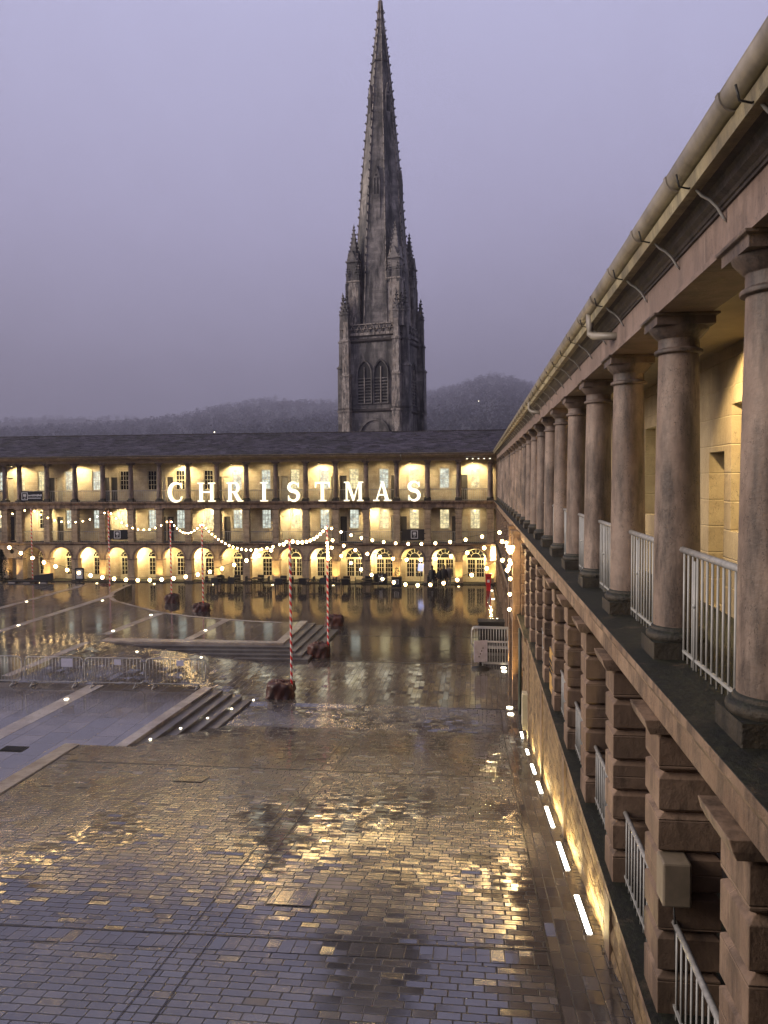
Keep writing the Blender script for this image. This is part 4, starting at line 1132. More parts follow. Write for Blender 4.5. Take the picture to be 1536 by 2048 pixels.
# pale small wall box
r = tag(empty('wall_box', (1.52,24.2,.35)), 'small pale yellow box fixed low on the rough wall', 'utility box')
local(MB().box(-.07,.08,-.25,.25,0,1.1).build('case', M['door_pale']), r); local(MB().box(-.085,-.071,-.2,.2,.08,1.0).build('lid', M['cream']), r)
# cream fuse box on the lower pier
r = tag(empty('equipment_box', (1.77,7.16,4.5)), 'beige box hung on the camera side of a rusticated pier', 'utility box')
o = bev(MB().box(-.125,.125,-.2,.06,-.2,.2).build('case', M['box_beige']), .02); local(o, r); local(MB().tube([(.0,-.08,-.2),(.02,-.06,-.5),(.05,.0,-.9)], .010, 6).build('cable', M['cable']), r)

# ================================================================== CAFE FURNITURE
def chair_proto():
    r = empty('cafe_chair', (0,0,0))
    local(bev(MB().box(-.27,.27,-.26,.26,.40,.46).build('seat', M['black']), .01), r)
    b = MB(); b.box(-.26,.26,.22,.27,.46,.86)
    local(b.build('backrest', M['black']), r)
    for sx in (-1,1):
        local(MB().tube([(sx*.25,-.24,.62),(sx*.25,.24,.66)], .025, 6).build('armrest', M['black']), r)
        for sy in (-1,1): local(MB().tube([(sx*.25,sy*.23,0),(sx*.25,sy*.23,.64)], .02, 6).build('leg', M['black']), r)
    return r
def table_proto():
    r = empty('cafe_table', (0,0,0))
    local(MB().box(-.38,.38,-.38,.38,.70,.74).build('tabletop', M['black']), r)
    for sx in (-1,1):
        for sy in (-1,1): local(MB().box(sx*.33-.02,sx*.33+.02,sy*.33-.02,sy*.33+.02,0,.70).build('leg', M['black']), r)
    return r
ch0, tb0 = chair_proto(), table_proto()
tabs = [-19.4,-18.2,-16.4,-14.5,-12.8,-11.2,-9.6,-8.0]
first = True
for i, x in enumerate(tabs):
    y = 56.6+.2*((i*7)%3)
    tt = tb0 if first else dup(tb0); tt.location = (x,y,0)
    tag(tt, 'black square cafe table in the row before the lit arches', 'table', 'cafe tables before the arches')
    for j,(dx,dy,a) in enumerate(((-.62,0,90),(.62,.05,-90),(0,.62,0),(.1,-.62,180))):
        if (i*3+j) % 5 == 4: continue
        cc = ch0 if (first and j == 0) else dup(ch0); cc.location = (x+dx,y+dy,0); cc.rotation_euler = (0,0,R(a+random.uniform(-12,12)))
        tag(cc, 'black rattan cafe armchair in the row before the lit arches', 'chair', 'cafe chairs before the arches')
    first = False
# planters
def planter(x, y, lab, emblem=True, shrub=1.):
    r = tag(empty('planter', (x,y,0)), lab, 'planter', 'black planters by the cafe')
    local(MB().box(-.38,.38,-.2,.2,.05,.82).build('box', M['black_board']), r)
    mb = MB(); s_ = .17; cz = .46
    for a in ((-s_,s_,cz+s_-.035,cz+s_),(-s_,s_,cz-s_,cz-s_+.035),(-s_,-s_+.035,cz-s_+.035,cz+s_-.035),(s_-.035,s_,cz-s_+.035,cz+s_-.035)): mb.box(a[0],a[1],-.215,-.201,a[2],a[3])
    for q in range(3): mb.box(-.08,.08,-.212,-.201,cz-.07+q*.06,cz-.05+q*.06)
    local(mb.build('emblem', M['white_mark']), r)
    if shrub:
        mb = MB(); rnd = random.Random(int(x*10))
        for _ in range(260):
            z = .8+rnd.random()**1.3*.75*shrub; rr_ = .34*(1.75-z)/.95+.05; a = rnd.random()*6.28; q = rr_*math.sqrt(rnd.random())
            c = Vector((q*math.cos(a),q*.6*math.sin(a),z)); d = Vector((rnd.uniform(-1,1),rnd.uniform(-1,1),rnd.uniform(-.3,1))).normalized()*.09; e = d.cross(Vector((0,0,1)))*.4
            mb.add([c-e,c+e,c+d],[(0,1,2)])
        local(mb.build('foliage', M['leaf']), r)
planter(-5.85,57.6,'black planter with a white framed emblem and dark shrub before the right arches')
planter(-3.2,58.1,'black planter with a white framed emblem partly hidden behind the standing people',True,.3)
r = tag(empty('windbreak_screen', (-7.15,58.2,0)), 'black fabric windbreak with a white emblem between two posts', 'screen')
local(MB().box(-.5,.5,-.01,.01,.15,1.0).build('panel', M['black_board']), r)
for sx in (-1,1): local(MB().tube([(sx*.55,0,0),(sx*.55,0,1.1)], .02, 6).build('post', M['iron']), r)
mb = MB(); [mb.box(-.1,.1,-.025,-.011,.35+.13*q,.41+.13*q) for q in range(4)]; mb.box(-.14,-.11,-.026,-.011,.3,.9); mb.box(.11,.14,-.026,-.011,.3,.9); local(mb.build('emblem', M['white_mark']), r)
r = tag(empty('menu_screen', (-4.1,58.5,0)), 'tilted lavender lit menu screen on a thin post', 'screen')
local(MB().tube([(0,0,0),(0,0,1.25)], .02, 6).build('post', M['iron']), r); q = local(MB().box(-.2,.2,-.02,.02,-.28,.28).build('display', M['screen']), r, (0,-.03,1.45)); q.rotation_euler = (0,R(10),0)
# A-board at left
r = tag(empty('poster_stand', (-31.3,58.2,0)), 'black framed poster stand before the dark left arch', 'sign')
local(MB().box(-.36,.36,0,.05,.25,1.25).build('frame', M['black']), r); local(MB().box(-.26,.26,-.012,-.001,.4,1.12).build('poster', M['white_mark']), r); local(MB().box(-.3,.3,-.2,.25,0,.06).build('foot', M['black']), r); local(MB().box(-.04,.04,.01,.04,.06,.25).build('post', M['black']), r)
# benches at left
for i,(x,y,lab) in enumerate(((-37.2,54.6,'long low bench of stone blocks and dark slats at the left edge'),(-33.3,54.6,'low stone block bench with a raised black back left of centre'))):
    r = tag(empty('stone_bench', (x,y,TZ if y<54 else 0)), lab, 'bench', 'stone benches')
    for sx in (-1.3,-.1,1.2): local(bev(MB().box(sx-.28,sx+.28,-.3,.3,0,.62).build('block', M['kerb']), .03), r)
    local(MB().box(-1.7,1.6,-.32,.32,.62,.72).build('seat', M['iron']), r)
    if i: local(MB().add([(.2,.2,.7),(1.7,.2,.7),(1.7,.2,1.25),(.2,.2,1.05),(.2,.3,.7),(1.7,.3,.7),(1.7,.3,1.25),(.2,.3,1.05)],[(0,1,2,3),(7,6,5,4),(0,4,5,1),(3,2,6,7),(1,5,6,2),(0,3,7,4)]).build('backrest', M['black']), r)
# small christmas tree cut by the left edge
r = tag(empty('christmas_tree', (-36.6,56.2,0)), 'dark cone shaped fir tree in a black tub cut by the left edge', 'tree')
local(MB().box(-.4,.4,-.4,.4,0,.6).build('tub', M['black_board']), r)
mb = MB(); rnd = random.Random(4)
for _ in range(1800):
    z = .6+2.3*rnd.random(); rr_ = .85*(2.95-z)/2.3; a = rnd.random()*6.28; q = rr_*rnd.random()**.4
    c = Vector((q*math.cos(a),q*math.sin(a),z)); d = Vector((math.cos(a),math.sin(a),-.25+rnd.uniform(-.3,.3)))*.16; e = Vector((-math.sin(a),math.cos(a),0))*.05
    mb.add([c-e,c+e,c+d],[(0,1,2)])
local(mb.build('foliage', M['leaf']), r); local(MB().tube([(0,0,.5),(0,0,2.9)], [.06,.015], 6).build('trunk', M['iron']), r)
# potted tree with round top before the right arches
# ================================================================== PEOPLE
def person(x, y, rz, lab, coat, legs, stride=.12, arm=.1, h=1.7, bag=False):
    r = tag(empty('person', (x,y,0), rz), lab, 'person', 'people standing by the right arches'); k = h/1.72
    V = [((0,0,.95),.15),((0,.0,1.12),.145),((0,0,1.32),.17),((0,0,1.44),.11),((0,-.01,1.53),.06),((0,-.02,1.60),.085),((0,-.02,1.69),.075),
         ((-.10,0,.88),.10),((-.11,-stride,.50),.068),((-.11,-stride*.8,.09),.045),((-.12,-stride*1.4-.08,.05),.04),
         ((.10,0,.88),.10),((.11,stride,.50),.068),((.11,stride*1.5,.09),.045),((.12,stride*.9-.08,.05),.04),
         ((-.19,0,1.38),.075),((-.25,-.03,1.10),.052),((-.22,-.10-arm,.90),.038),((-.21,-.14-arm,.82),.03),
         ((.19,0,1.38),.075),((.25,-.03,1.10),.052),((.22,-.10-arm,.90),.038),((.21,-.14-arm,.82),.03)]
    Eg = [(0,1),(1,2),(2,3),(3,4),(4,5),(5,6),(0,7),(7,8),(8,9),(9,10),(0,11),(11,12),(12,13),(13,14),(2,15),(15,16),(16,17),(17,18),(2,19),(19,20),(20,21),(21,22)]
    me = bpy.data.meshes.new('body'); me.from_pydata([tuple(c*k for c in v) for v,_ in V], Eg, []); me.materials.append(coat)
    o = bpy.data.objects.new('body', me); COL.objects.link(o)
    m_ = o.modifiers.new('skin','SKIN'); sv = me.skin_vertices[0].data
    for i,(v,rad) in enumerate(V): sv[i].radius = (rad*k,rad*k*(.8 if i<3 else 1)); sv[i].use_root = (i == 0)
    o.modifiers.new('sub','SUBSURF').levels = 1; o.modifiers['sub'].render_levels = 2; m_.use_smooth_shade = True
    local(o, r)
    local(MB().sphere((0,-.045*k,1.635*k), .088*k, 12, 1.2).sphere((0,-.14*k,1.63*k),.018*k,6).build('face', M['skin']), r)
    local(MB().sphere((0,.0,1.665*k), .1*k, 12, 1.1).build('hair', M['hair']), r)
    mb = MB(); mb.lathe([(.19*k,.78*k),(.185*k,1.0*k),(.20*k,1.3*k),(.12*k,1.47*k)], 14); local(mb.build('coat', coat), r)
    for sx in (-1,1):
        hm = MB()
        for q in range(4): hm.tube([(sx*(.2+.0)*k+(-.027+.018*q)*k,(-.15-arm)*k,.80*k),(sx*.2*k+(-.027+.018*q)*k,(-.165-arm)*k,(.735-.006*(q%2))*k)], .008*k, 5)
        hm.tube([(sx*.2*k-sx*.03*k,(-.15-arm)*k,.81*k),(sx*.2*k-sx*.05*k,(-.19-arm)*k,.77*k)], .009*k, 5)
        local(hm.build('hand', M['skin']), r)
    if bag: local(MB().box(.16,.36,-.05,.25,.95,1.35).build('backpack', M['cloth']), r)
person(-3.15,56.9,R(160),'bulky person in black clothes beside the lavender menu screen',M['cloth'],M['cloth'],.06,.25,1.72)
person(-2.62,57.6,R(20),'person in dark clothes standing in the middle of the group',M['cloth'],M['cloth'],.1,.1,1.5)
person(-2.28,57.3,R(150),'person in black and grey with raised shoulders at the back of the group',M['cloth'],M['cloth'],.04,.05,1.72)
person(-1.95,57.8,R(190),'person with a dark backpack at the right of the group',M['cloth_grey'],M['cloth'],.12,.1,1.66,True)

# ================================================================== CHURCH TOWER AND SPIRE
CX, CY = -12.95, 110.0
SC_ = 110/105.
ch = tag(empty('church_spire', (CX,CY,0), R(-13)), 'tall soot blackened gothic church tower with crocketed octagonal spire behind the range', 'church')
def cz(v): return 8.11+(960-v)*(.0677*SC_)     # height of a picture row at the church
def cl(name, mb, mat=None, **k): return local(mb.build(name, mat or M['church'], **k), ch)
tw = 4.15
# tower body with belfry openings (front) cut as recess
mb = MB()
zb, zt = -.3, cz(661)
lan = [(-1.72,1.0),( .55,1.0)]
def lancet(cx, w, z0, zs, n=8):
    pts = [(cx-w,z0),(cx+w,z0),(cx+w,zs)]
    # pointed arch: two arcs radius 2.2w
    Rr = 2.1*w; 
    h = math.sqrt(Rr*Rr-(Rr-w)**2)
    a1 = math.acos((Rr-w)/Rr)
    for i in range(1,n+1):
        a = a1*i/n; pts.append((cx+w-Rr+Rr*math.cos(a), zs+Rr*math.sin(a)))
    for i in range(n-1,-1,-1):
        a = a1*i/n; pts.append((cx-w+Rr-Rr*math.cos(a), zs+Rr*math.sin(a)))
    return pts
mb.box(-tw,tw,-tw,tw,zb,zt); cl('tower', mb)
lx1, lx2 = -1.2, 1.2
for side in range(4):
    for lxc in (lx1,lx2):
        w = .95; z0 = cz(812); zs = cz(755)
        pts = lancet(lxc, w, z0, zs); rot = Matrix.Rotation(side*math.pi/2,3,'Z')
        def fn(u,v,d,rot=rot):
            q = rot@Vector((u,-tw-d,v)); return (q.x,q.y,q.z)
        if side in (0,1,3):
            # moulded surround
            outer = lancet(lxc, w+.16, z0-.1, zs); m_ = MB(); n_ = len(pts)
            for i in range(n_):
                j = (i+1) % n_
                m_.quad(fn(*outer[i],.22),fn(*outer[j],.22),fn(*pts[j],.16),fn(*pts[i],.16)); m_.quad(fn(*outer[i],.22),fn(*outer[j],.22),fn(*outer[j],0),fn(*outer[i],0)); m_.quad(fn(*pts[i],.16),fn(*pts[j],.16),fn(*pts[j],.012),fn(*pts[i],.012))
            win = cl('belfry_opening', m_, M['church'])
            q = MB(); q.add([fn(u,v,.008) for u,v in pts], [tuple(range(n_))]); q = q.build('shadow', M['church_dark']); q.parent = win
            q = MB()
            z_ = z0+.1
            while z_ < zs-.2: 
                q.add([fn(lxc-w,z_,.02),fn(lxc+w,z_,.02),fn(lxc+w,z_-.16,.15),fn(lxc-w,z_-.16,.15)],[(0,1,2,3)]); z_ += .42
            q = q.build('louvres', M['church']); q.parent = win
            q = MB(); q.prism([(lxc-.06,z0),(lxc+.06,z0),(lxc+.06,zs+.9),(lxc-.06,zs+.9)], fn, .02, .16); q = q.build('mullion', M['church_pale']); q.parent = win
# string courses
for v, e, h in ((825,.18,.3),(690,.22,.35),(681,.14,.2)):
    cl('string_course', MB().square([(tw+e*.3,cz(v)-h),(tw+e,cz(v)-h*.4),(tw+e,cz(v)),(tw+e*.2,cz(v)+.15)]), M['black_stone_and_shade'])
# blind arch below string
m_ = ring_mb(1.9, 2.25, cz(872), -.22, 0., 18); o = cl('blind_arch', m_, M['church']); o.location = (.2,-tw,0)
# buttresses in pairs at each corner, with set-offs
def buttress(x, y, wx, wy, stages, name='buttress', mat=None):
    """stages: [(z, scale)...] stepped with sloping offsets"""
    m_ = MB(); pr = []
    m2 = MB()
    for i,(z0,z1,gx_,gy_) in enumerate(stages):
        hx, hy = wx*gx_, wy*gy_
        m_.box(x-hx,x+hx,y-hy,y+hy,z0,z1)
        if i+1 < len(stages):
            hx2, hy2 = wx*stages[i+1][2], wy*stages[i+1][3]; b = .35
            m_.add([(x-hx,y-hy,z1),(x+hx,y-hy,z1),(x+hx,y+hy,z1),(x-hx,y+hy,z1),(x-hx2,y-hy2,z1+b),(x+hx2,y-hy2,z1+b),(x+hx2,y+hy2,z1+b),(x-hx2,y+hy2,z1+b)],[(0,1,5,4),(1,2,6,5),(2,3,7,6),(3,0,4,7)])
            m_.box(x-hx-.1,x+hx+.1,y-hy-.1,y+hy+.1,z1-.22,z1)
    return cl(name, m_, mat or M['church'])
def pinnacle(x, y, z0, z1, r, name='pinnacle', mat=None, croc=True):
    m_ = MB(); zz = z0+(z1-z0)*.42
    m_.square([(r,z0),(r,zz),(r*1.2,zz+.02),(r*1.2,zz+.2)], x, y)
    # gablets
    for a in range(4):
        rt = Matrix.Rotation(a*math.pi/2,3,'Z'); P_ = [rt@Vector(q) for q in ((-r,-r*1.05,zz-.1),(r,-r*1.05,zz-.1),(0,-r*1.05,zz+r*2.2),(0,0,zz+r*2.2),(-r,0,zz),(r,0,zz))]
        m_.add([(p.x+x,p.y+y,p.z) for p in P_],[(0,1,2),(0,2,3,4),(1,5,3,2)])
    m_.square([(r*.85,zz+.2),(r*.06,z1-.25)], x, y)
    n_ = max(4,int((z1-zz)/.62))
    for i in range(n_):
        t_ = (i+.5)/n_; z = zz+.2+(z1-zz-.4)*t_; q = r*.85*(1-t_)+.08
        for sx in (-1,1):
            for sy in (-1,1): m_.sphere((x+sx*q,y+sy*q,z), .115, 6)
    m_.sphere((x,y,z1-.12), .17, 6, 1.2); m_.box(x-.04,x+.04,y-.04,y+.04,z1-.3,z1+.25)
    return cl(name, m_, mat or M['church'])
for sx in (-1,1):
    for sy in (-1,1):
        cx_, cy_ = sx*tw, sy*tw
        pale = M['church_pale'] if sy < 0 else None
        # the two legs of the corner
        buttress(cx_-sx*.5, cy_+sy*.45, .55, .58, [(zb,cz(825),1.,1.),(cz(825)+.02,cz(757),1.,1.),(cz(757)+.35,cz(690),.82,.8),(cz(690)+.35,cz(655),.62,.6)], mat=pale)
        buttress(cx_+sx*.45, cy_-sy*.5, .58, .55, [(zb,cz(825),1.,1.),(cz(825)+.02,cz(740),1.,1.),(cz(740)+.35,cz(690),.72,.8),(cz(690)+.35,cz(655),.6,.62)])
        pinnacle(cx_+sx*.40, cy_-sy*.5, cz(668), cz(598), .36)
        pinnacle(cx_+sx*.05, cy_+sy*.05, cz(668), cz(604), .42)
        pinnacle(cx_-sx*.5, cy_+sy*.40, cz(668), cz(603), .36)
        # tall octagonal-ish corner turrets standing inside the parapet
        ix, iy = sx*(tw-1.2), sy*(tw-1.2)
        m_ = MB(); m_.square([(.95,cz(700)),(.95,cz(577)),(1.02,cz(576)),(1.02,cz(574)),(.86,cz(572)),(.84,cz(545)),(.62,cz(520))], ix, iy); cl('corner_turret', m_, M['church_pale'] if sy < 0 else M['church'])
        # ribs of dressed stone running up the turret
        m_ = MB(); [m_.box(ix+ax*.95-.1,ix+ax*.95+.1,iy+ay_*.95-.1,iy+ay_*.95+.1,cz(680),cz(578)) for ax in (-1,1) for ay_ in (-1,1)]; cl('turret_rib', m_, M['church'])
        pinnacle(ix+sx*.1, iy+sy*.1, cz(590), cz(466), .78, 'turret_pinnacle')
        for qx,qy,vt in ((-1,-1,540),(1,-1,536),(-1,1,540),(1,1,538)):
            pinnacle(ix+qx*.72, iy+qy*.72, cz(582), cz(vt), .24, 'turret_pinnacle')
# openwork parapet
for side in range(4):
    m_ = MB(); rot = Matrix.Rotation(side*math.pi/2,3,'Z')
    def bx3(a,b,c,d,e,f):
        P_ = [rot@Vector(q) for q in ((a,c,e),(b,c,e),(b,d,e),(a,d,e),(a,c,f),(b,c,f),(b,d,f),(a,d,f))]
        m_.add([tuple(p) for p in P_],[(0,3,2,1),(4,5,6,7),(0,1,5,4),(1,2,6,5),(2,3,7,6),(3,0,4,7)])
    y_ = -tw-.05
    bx3(-tw+.6,tw-.6,y_-.1,y_+.15,cz(681),cz(676)); bx3(-tw+.6,tw-.6,y_-.1,y_+.15,cz(661),cz(661)+.14)
    nn = 7; wv = (2*tw-1.6)/nn
    for i in range(nn):
        x0_ = -tw+.8+i*wv
        for (ax,az,bx_,bz) in ((x0_,cz(676),x0_+wv/2,cz(661)),(x0_+wv/2,cz(661),x0_+wv,cz(676)),(x0_,cz(669),x0_+wv,cz(669))):
            p0 = rot@Vector((ax,y_,az)); p1_ = rot@Vector((bx_,y_,bz)); m_.tube([p0,p1_], .07, 4)
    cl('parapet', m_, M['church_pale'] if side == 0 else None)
# spire: octagon
def sr(v):  # circumradius at picture row
    pts_ = [(8,.14),(60,.40),(140,1.10),(190,1.45),(280,2.05),(360,2.55),(440,2.98),(560,3.6),(700,4.1)]
    for (a,ra_),(b,rb_) in zip(pts_,pts_[1:]):
        if a <= v <= b: return (ra_+(rb_-ra_)*(v-a)/(b-a))*SC_*1.0
    return .1
vs_ = [690,640,560,440,360,280,190,140,60,22]
off = R(-62.5)
spire = cl('spire', MB().lathe([(sr(v),cz(v)) for v in vs_], 8, 0, 0, off, False))
rib = MB()
for k in range(8):
    a = off+k*math.pi/4
    rib.tube([((sr(v)+.02)*math.cos(a),(sr(v)+.02)*math.sin(a),cz(v)) for v in vs_], .085, 5)
q = rib.build('ribs', M['church_pale']); q.parent = spire
crk = MB(); 
for k in range(8):
    a = off+k*math.pi/4; v = 44.
    while v < 560:
        rr_ = sr(v)+.10; c_ = (rr_*math.cos(a), rr_*math.sin(a), cz(v)); d = .15
        crk.add([(c_[0]+d*1.6*math.cos(a),c_[1]+d*1.6*math.sin(a),c_[2]+.06),(c_[0]-d*math.sin(a)*.7,c_[1]+d*math.cos(a)*.7,c_[2]),(c_[0]+d*math.sin(a)*.7,c_[1]-d*math.cos(a)*.7,c_[2]),(c_[0]+d*.4*math.cos(a),c_[1]+d*.4*math.sin(a),c_[2]+.26),(c_[0],c_[1],c_[2]-.22)],[(0,1,3),(0,3,2),(0,4,1),(0,2,4)])
        v += 16.6
q = crk.build('crocket', M['church']); q.parent = spire; q['kind'] = 'stuff'
bd = MB().lathe([(sr(142)+.03,cz(144)),(sr(142)+.1,cz(143)),(sr(140)+.1,cz(140)),(sr(139)+.02,cz(139))],8,0,0,off,False).build('band', M['black_stone_and_shade']); bd.parent = spire
cl('finial', MB().lathe([(.16,cz(24)),(.05,cz(20)),(.28,cz(17)),(.05,cz(14)),(.05,cz(9)),(.2,cz(7.5)),(.03,cz(5)),(.02,cz(-2))], 8), M['iron'])
# lucarnes (tall gabled spire lights) in two tiers on alternate faces
def lucarne(face, v_top, v_bot, w, mat=None):
    a = off+math.pi/8+face*math.pi/4; ca_, sa = math.cos(a), math.sin(a)
    ap = math.cos(math.pi/8)
    def L_(t_, out, z): return (out*ca_-t_*sa, out*sa+t_*ca_, z)
    zt_, zb_ = cz(v_top), cz(v_bot); o_t = sr(v_top)*ap+.10; ro = sr(v_top)*ap
    prot = o_t+.42; m_ = MB()
    zg = zt_-1.5
    ob = sr(v_bot)*ap
    pf = max(prot, ob+.02)
    V_ = [L_(-w,prot,zg),L_(w,prot,zg),L_(0,prot-.05,zt_),L_(-w*1.1,ob+.03,zb_),L_(w*1.1,ob+.03,zb_),L_(-w,ro*.7,zg),L_(w,ro*.7,zg),L_(0,ro*.6,zt_),L_(-w*1.1,ob*.8,zb_),L_(w*1.1,ob*.8,zb_)]
    m_.add(V_,[(0,2,1),(0,1,4,3),(0,3,8,5),(1,6,9,4),(0,5,7,2),(1,2,7,6)])
    o_ = cl('lucarne', m_, mat or M['church'], recalc=True)
    def onf(t_, z, e=.03):
        k_ = (z-zb_)/(zg-zb_); out = (ob+.03)+(prot-ob-.03)*k_+e; return L_(t_,out,z)
    s_ = MB()
    for tt_ in (-.2*w/.5,.2*w/.5):
        z1_ = zg-.3; z0_ = zg-2.5
        s_.quad(onf(tt_-.12,z0_),onf(tt_+.12,z0_),onf(tt_+.10,z1_),onf(tt_-.10,z1_))
    c_ = onf(0,zg+.05,.04)
    s_.add([onf(0,zg-.12,.05),onf(.17,zg+.06,.05),onf(0,zg+.26,.05),onf(-.17,zg+.06,.05)],[(0,1,2,3)])
    q = s_.build('slit', M['church_dark']); q.parent = o_
for f_ in range(8):
    if f_ % 2 == 0: lucarne(f_, 188, 268, .34)
    else: lucarne(f_, 352, 455, .5)
for f_ in (5,): lucarne(f_, 390, 470, .5) if False else None
# nave and tower base roof are hidden behind the range

# ================================================================== HILLS AND WOODS
def hz(x, y):
    # ground rises behind the town; higher on the right and right of centre
    t_ = min(max((y-620)/3300,0),1.)
    k = .5+.5*math.tanh((x/y+.36)/.06)
    k2 = math.exp(-((x/y-.02)/.09)**2)
    return -2+t_*(325+75*k)+95*k2*t_+16*math.sin(x*.006+1)*t_+9*math.sin(x*.017)*t_
mb = MB(); nx_, ny_ = 70, 26
for i in range(nx_+1):
    for j in range(ny_+1):
        x = -3300+i*4300/nx_; y = 600+j*3600/ny_; mb.v.append((x,y,hz(x,y)))
for i in range(nx_):
    for j in range(ny_): a = i*(ny_+1)+j; mb.f.append([a,a+ny_+1,a+ny_+2,a+1]); mb.sm.append(True)
tag(mb.build('hillside', M['hill']), kind='structure')
rnd = random.Random(11); mb = MB()
for _ in range(3900):
    y = 650+rnd.random()**1.3*3150; x = rnd.uniform(-.72,.20)*y
    h = rnd.uniform(14,30); r_ = rnd.uniform(7.,16.); z0 = hz(x,y)
    for _k in range(40):
        u = rnd.uniform(-1,1); a = rnd.random()*6.28; s_ = math.sqrt(1-u*u)*rnd.uniform(.5,1.05)
        c = Vector((x+r_*s_*math.cos(a), y+r_*s_*math.sin(a), z0+h*.62+h*.42*u)); q = rnd.uniform(1.2,3.6)
        d1_ = Vector((rnd.uniform(-1,1),rnd.uniform(-1,1),rnd.uniform(-1,1))).normalized()*q; d2_ = d1_.cross(Vector((rnd.uniform(-1,1),rnd.uniform(-1,1),rnd.uniform(-1,1)))).normalized()*q
        mb.add([c-d1_,c+d2_,c+d1_],[(0,1,2)])
    mb.add([(x-.3,y,z0-1),(x+.3,y,z0-1),(x,y,z0+h*.8)],[(0,1,2)])
tag(mb.build('wooded_hillside', M['wood']), 'misty wood of bare trees covering the hills behind the church', 'woodland', kind='stuff')
# tiny house lamps on the hill
for i,(x,y,z,lab) in enumerate(((-330,960,19,'small distant street lamp on the wooded hill left of the spire'),(-560,1000,13,'distant lamp low on the hill at far left'),(6,1300,38,'single distant lamp on the right hill in the mist'))):
    r = tag(empty('street_lamp', (x,y,hz(x,y))), lab, 'street lamp', 'distant lamps on the hills')
    local(MB().tube([(0,0,-1),(0,0,34)], .25, 5).build('post', M['iron']), r); local(MB().sphere((0,0,34.5), .7, 6).build('lamp_head', M['disc']), r)

# ================================================================== HAZE, SKY, LIGHT
hb = MB().box(-3400,3400,-60,4300,-3.6,620)
hm = bpy.data.materials.new('haze_air'); hm.use_nodes = True; nt = hm.node_tree
nt.nodes.remove(nt.nodes['Principled BSDF']); pv = nt.nodes.new('ShaderNodeVolumePrincipled')
pv.inputs['Color'].default_value = (.50,.50,.64,1); pv.inputs['Density'].default_value = .00036; pv.inputs['Anisotropy'].default_value = .1
nt.links.new(pv.outputs[0], nt.nodes['Material Output'].inputs['Volume'])
tag(hb.build('haze', hm), kind='stuff')

w = bpy.data.worlds.new('World'); scene.world = w; w.use_nodes = True; nt = w.node_tree
bg = nt.nodes['Background']; tc = nt.nodes.new('ShaderNodeTexCoord'); sx_ = nt.nodes.new('ShaderNodeSeparateXYZ'); nt.links.new(tc.outputs['Generated'], sx_.inputs[0])
cr = nt.nodes.new('ShaderNodeValToRGB'); e = cr.color_ramp.elements
stops = [(0,(.125,.115,.165)),(.10,(.22,.208,.30)),(.18,(.31,.29,.42)),(.30,(.385,.365,.54)),(.54,(.47,.465,.68)),(.68,(.25,.25,.32)),(1.,(.14,.14,.17))]
while len(e) < len(stops): e.new(.5)
for i,(p,c) in enumerate(stops): e[i].position = p; e[i].color = (*c,1)
nz = nt.nodes.new('ShaderNodeTexNoise'); nz.inputs['Scale'].default_value = 2.6; nz.inputs['Detail'].default_value = 7; nz.inputs['Roughness'].default_value = .62; nz.inputs['Distortion'].default_value = .6; nt.links.new(tc.outputs['Generated'], nz.inputs['Vector'])
ad = nt.nodes.new('ShaderNodeMath'); ad.operation = 'MULTIPLY_ADD'; nt.links.new(nz.outputs[0], ad.inputs[0]); ad.inputs[1].default_value = .21; nt.links.new(sx_.outputs[2], ad.inputs[2])
sb = nt.nodes.new('ShaderNodeMath'); sb.operation = 'SUBTRACT'; nt.links.new(ad.outputs[0], sb.inputs[0]); sb.inputs[1].default_value = .105
nt.links.new(sb.outputs[0], cr.inputs[0])
sky = nt.nodes.new('ShaderNodeTexSky'); sky.sky_type = 'NISHITA'; sky.sun_disc = False; sky.sun_elevation = R(3); sky.sun_rotation = R(-100)
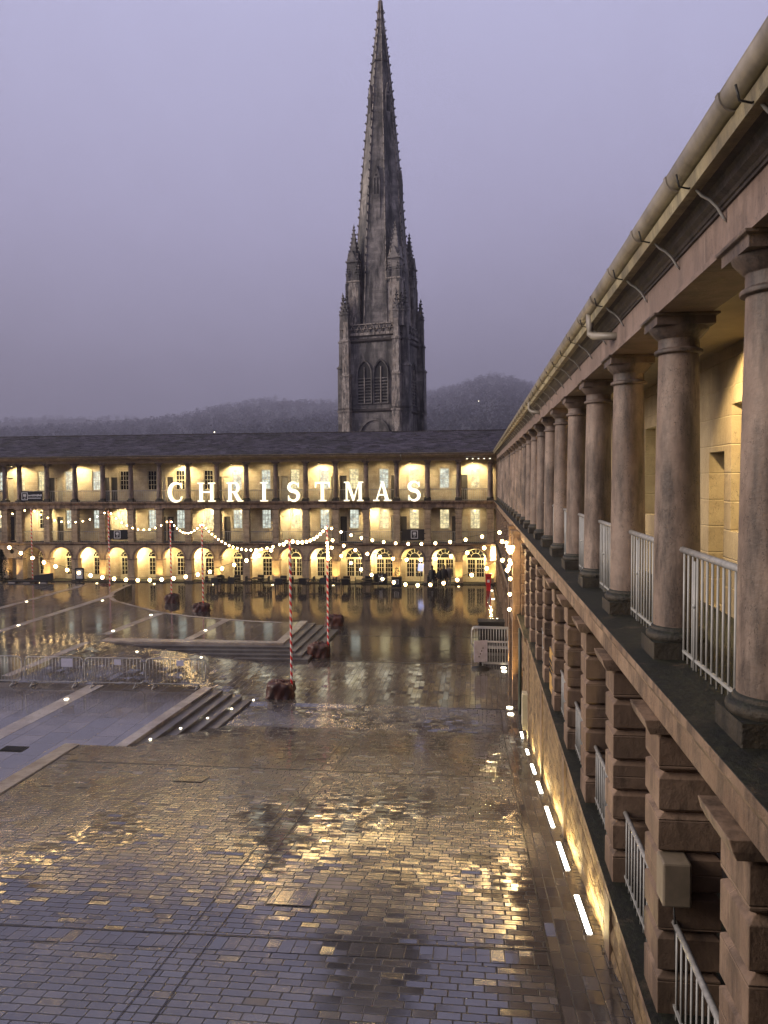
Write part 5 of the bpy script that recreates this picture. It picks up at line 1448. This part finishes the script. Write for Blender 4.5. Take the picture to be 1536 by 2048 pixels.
mx = nt.nodes.new('ShaderNodeMix'); mx.data_type = 'RGBA'; mx.blend_type = 'ADD'; mx.inputs[0].default_value = .006
nt.links.new(cr.outputs[0], mx.inputs[6]); nt.links.new(sky.outputs[0], mx.inputs[7])
nt.links.new(mx.outputs[2], bg.inputs[0]); bg.inputs[1].default_value = 1.
sl = bpy.data.lights.new('overcast_sun','SUN'); sl.energy = 3.3; sl.angle = R(40); sl.color = (1.,.86,.74)
so = bpy.data.objects.new('overcast_sun', sl); COL.objects.link(so); so.location = (-20,-10,40)
so.rotation_euler = (Vector((.92,.14,-.36))).to_track_quat('-Z','Y').to_euler()

# ================================================================== CAMERA
cam = bpy.data.cameras.new('camera'); co = bpy.data.objects.new('camera', cam); COL.objects.link(co); scene.camera = co
cam.sensor_fit = 'VERTICAL'; cam.sensor_height = 24.; cam.lens = 1550./2048*24.; cam.clip_end = 12000; cam.clip_start = .05
a, p, ro = R(6.7078), R(2.3913), R(.40)
F = Vector((-math.sin(a)*math.cos(p), math.cos(a)*math.cos(p), -math.sin(p))); Rv = Vector((math.cos(a), math.sin(a), 0)); U = Rv.cross(F)
# picture turned anticlockwise by ro = camera turned clockwise
R2 = Rv*math.cos(ro)-U*math.sin(ro); U2 = U*math.cos(ro)+Rv*math.sin(ro)
co.matrix_world = Matrix(((R2.x,U2.x,-F.x,0),(R2.y,U2.y,-F.y,0),(R2.z,U2.z,-F.z,8.11),(0,0,0,1)))

scene.view_settings.view_transform = 'Standard'; scene.view_settings.look = 'None'; scene.view_settings.gamma = 1; scene.view_settings.exposure = .36
cy_ = scene.cycles
cy_.use_adaptive_sampling = True; cy_.adaptive_threshold = .02; cy_.use_denoising = True
try: cy_.denoiser = 'OPENIMAGEDENOISE'
except Exception: pass
cy_.max_bounces = 6; cy_.diffuse_bounces = 3; cy_.glossy_bounces = 3; cy_.transmission_bounces = 2; cy_.volume_bounces = 1; cy_.transparent_max_bounces = 4
cy_.caustics_reflective = False; cy_.caustics_refractive = False; cy_.sample_clamp_indirect = 4.; cy_.use_light_tree = True
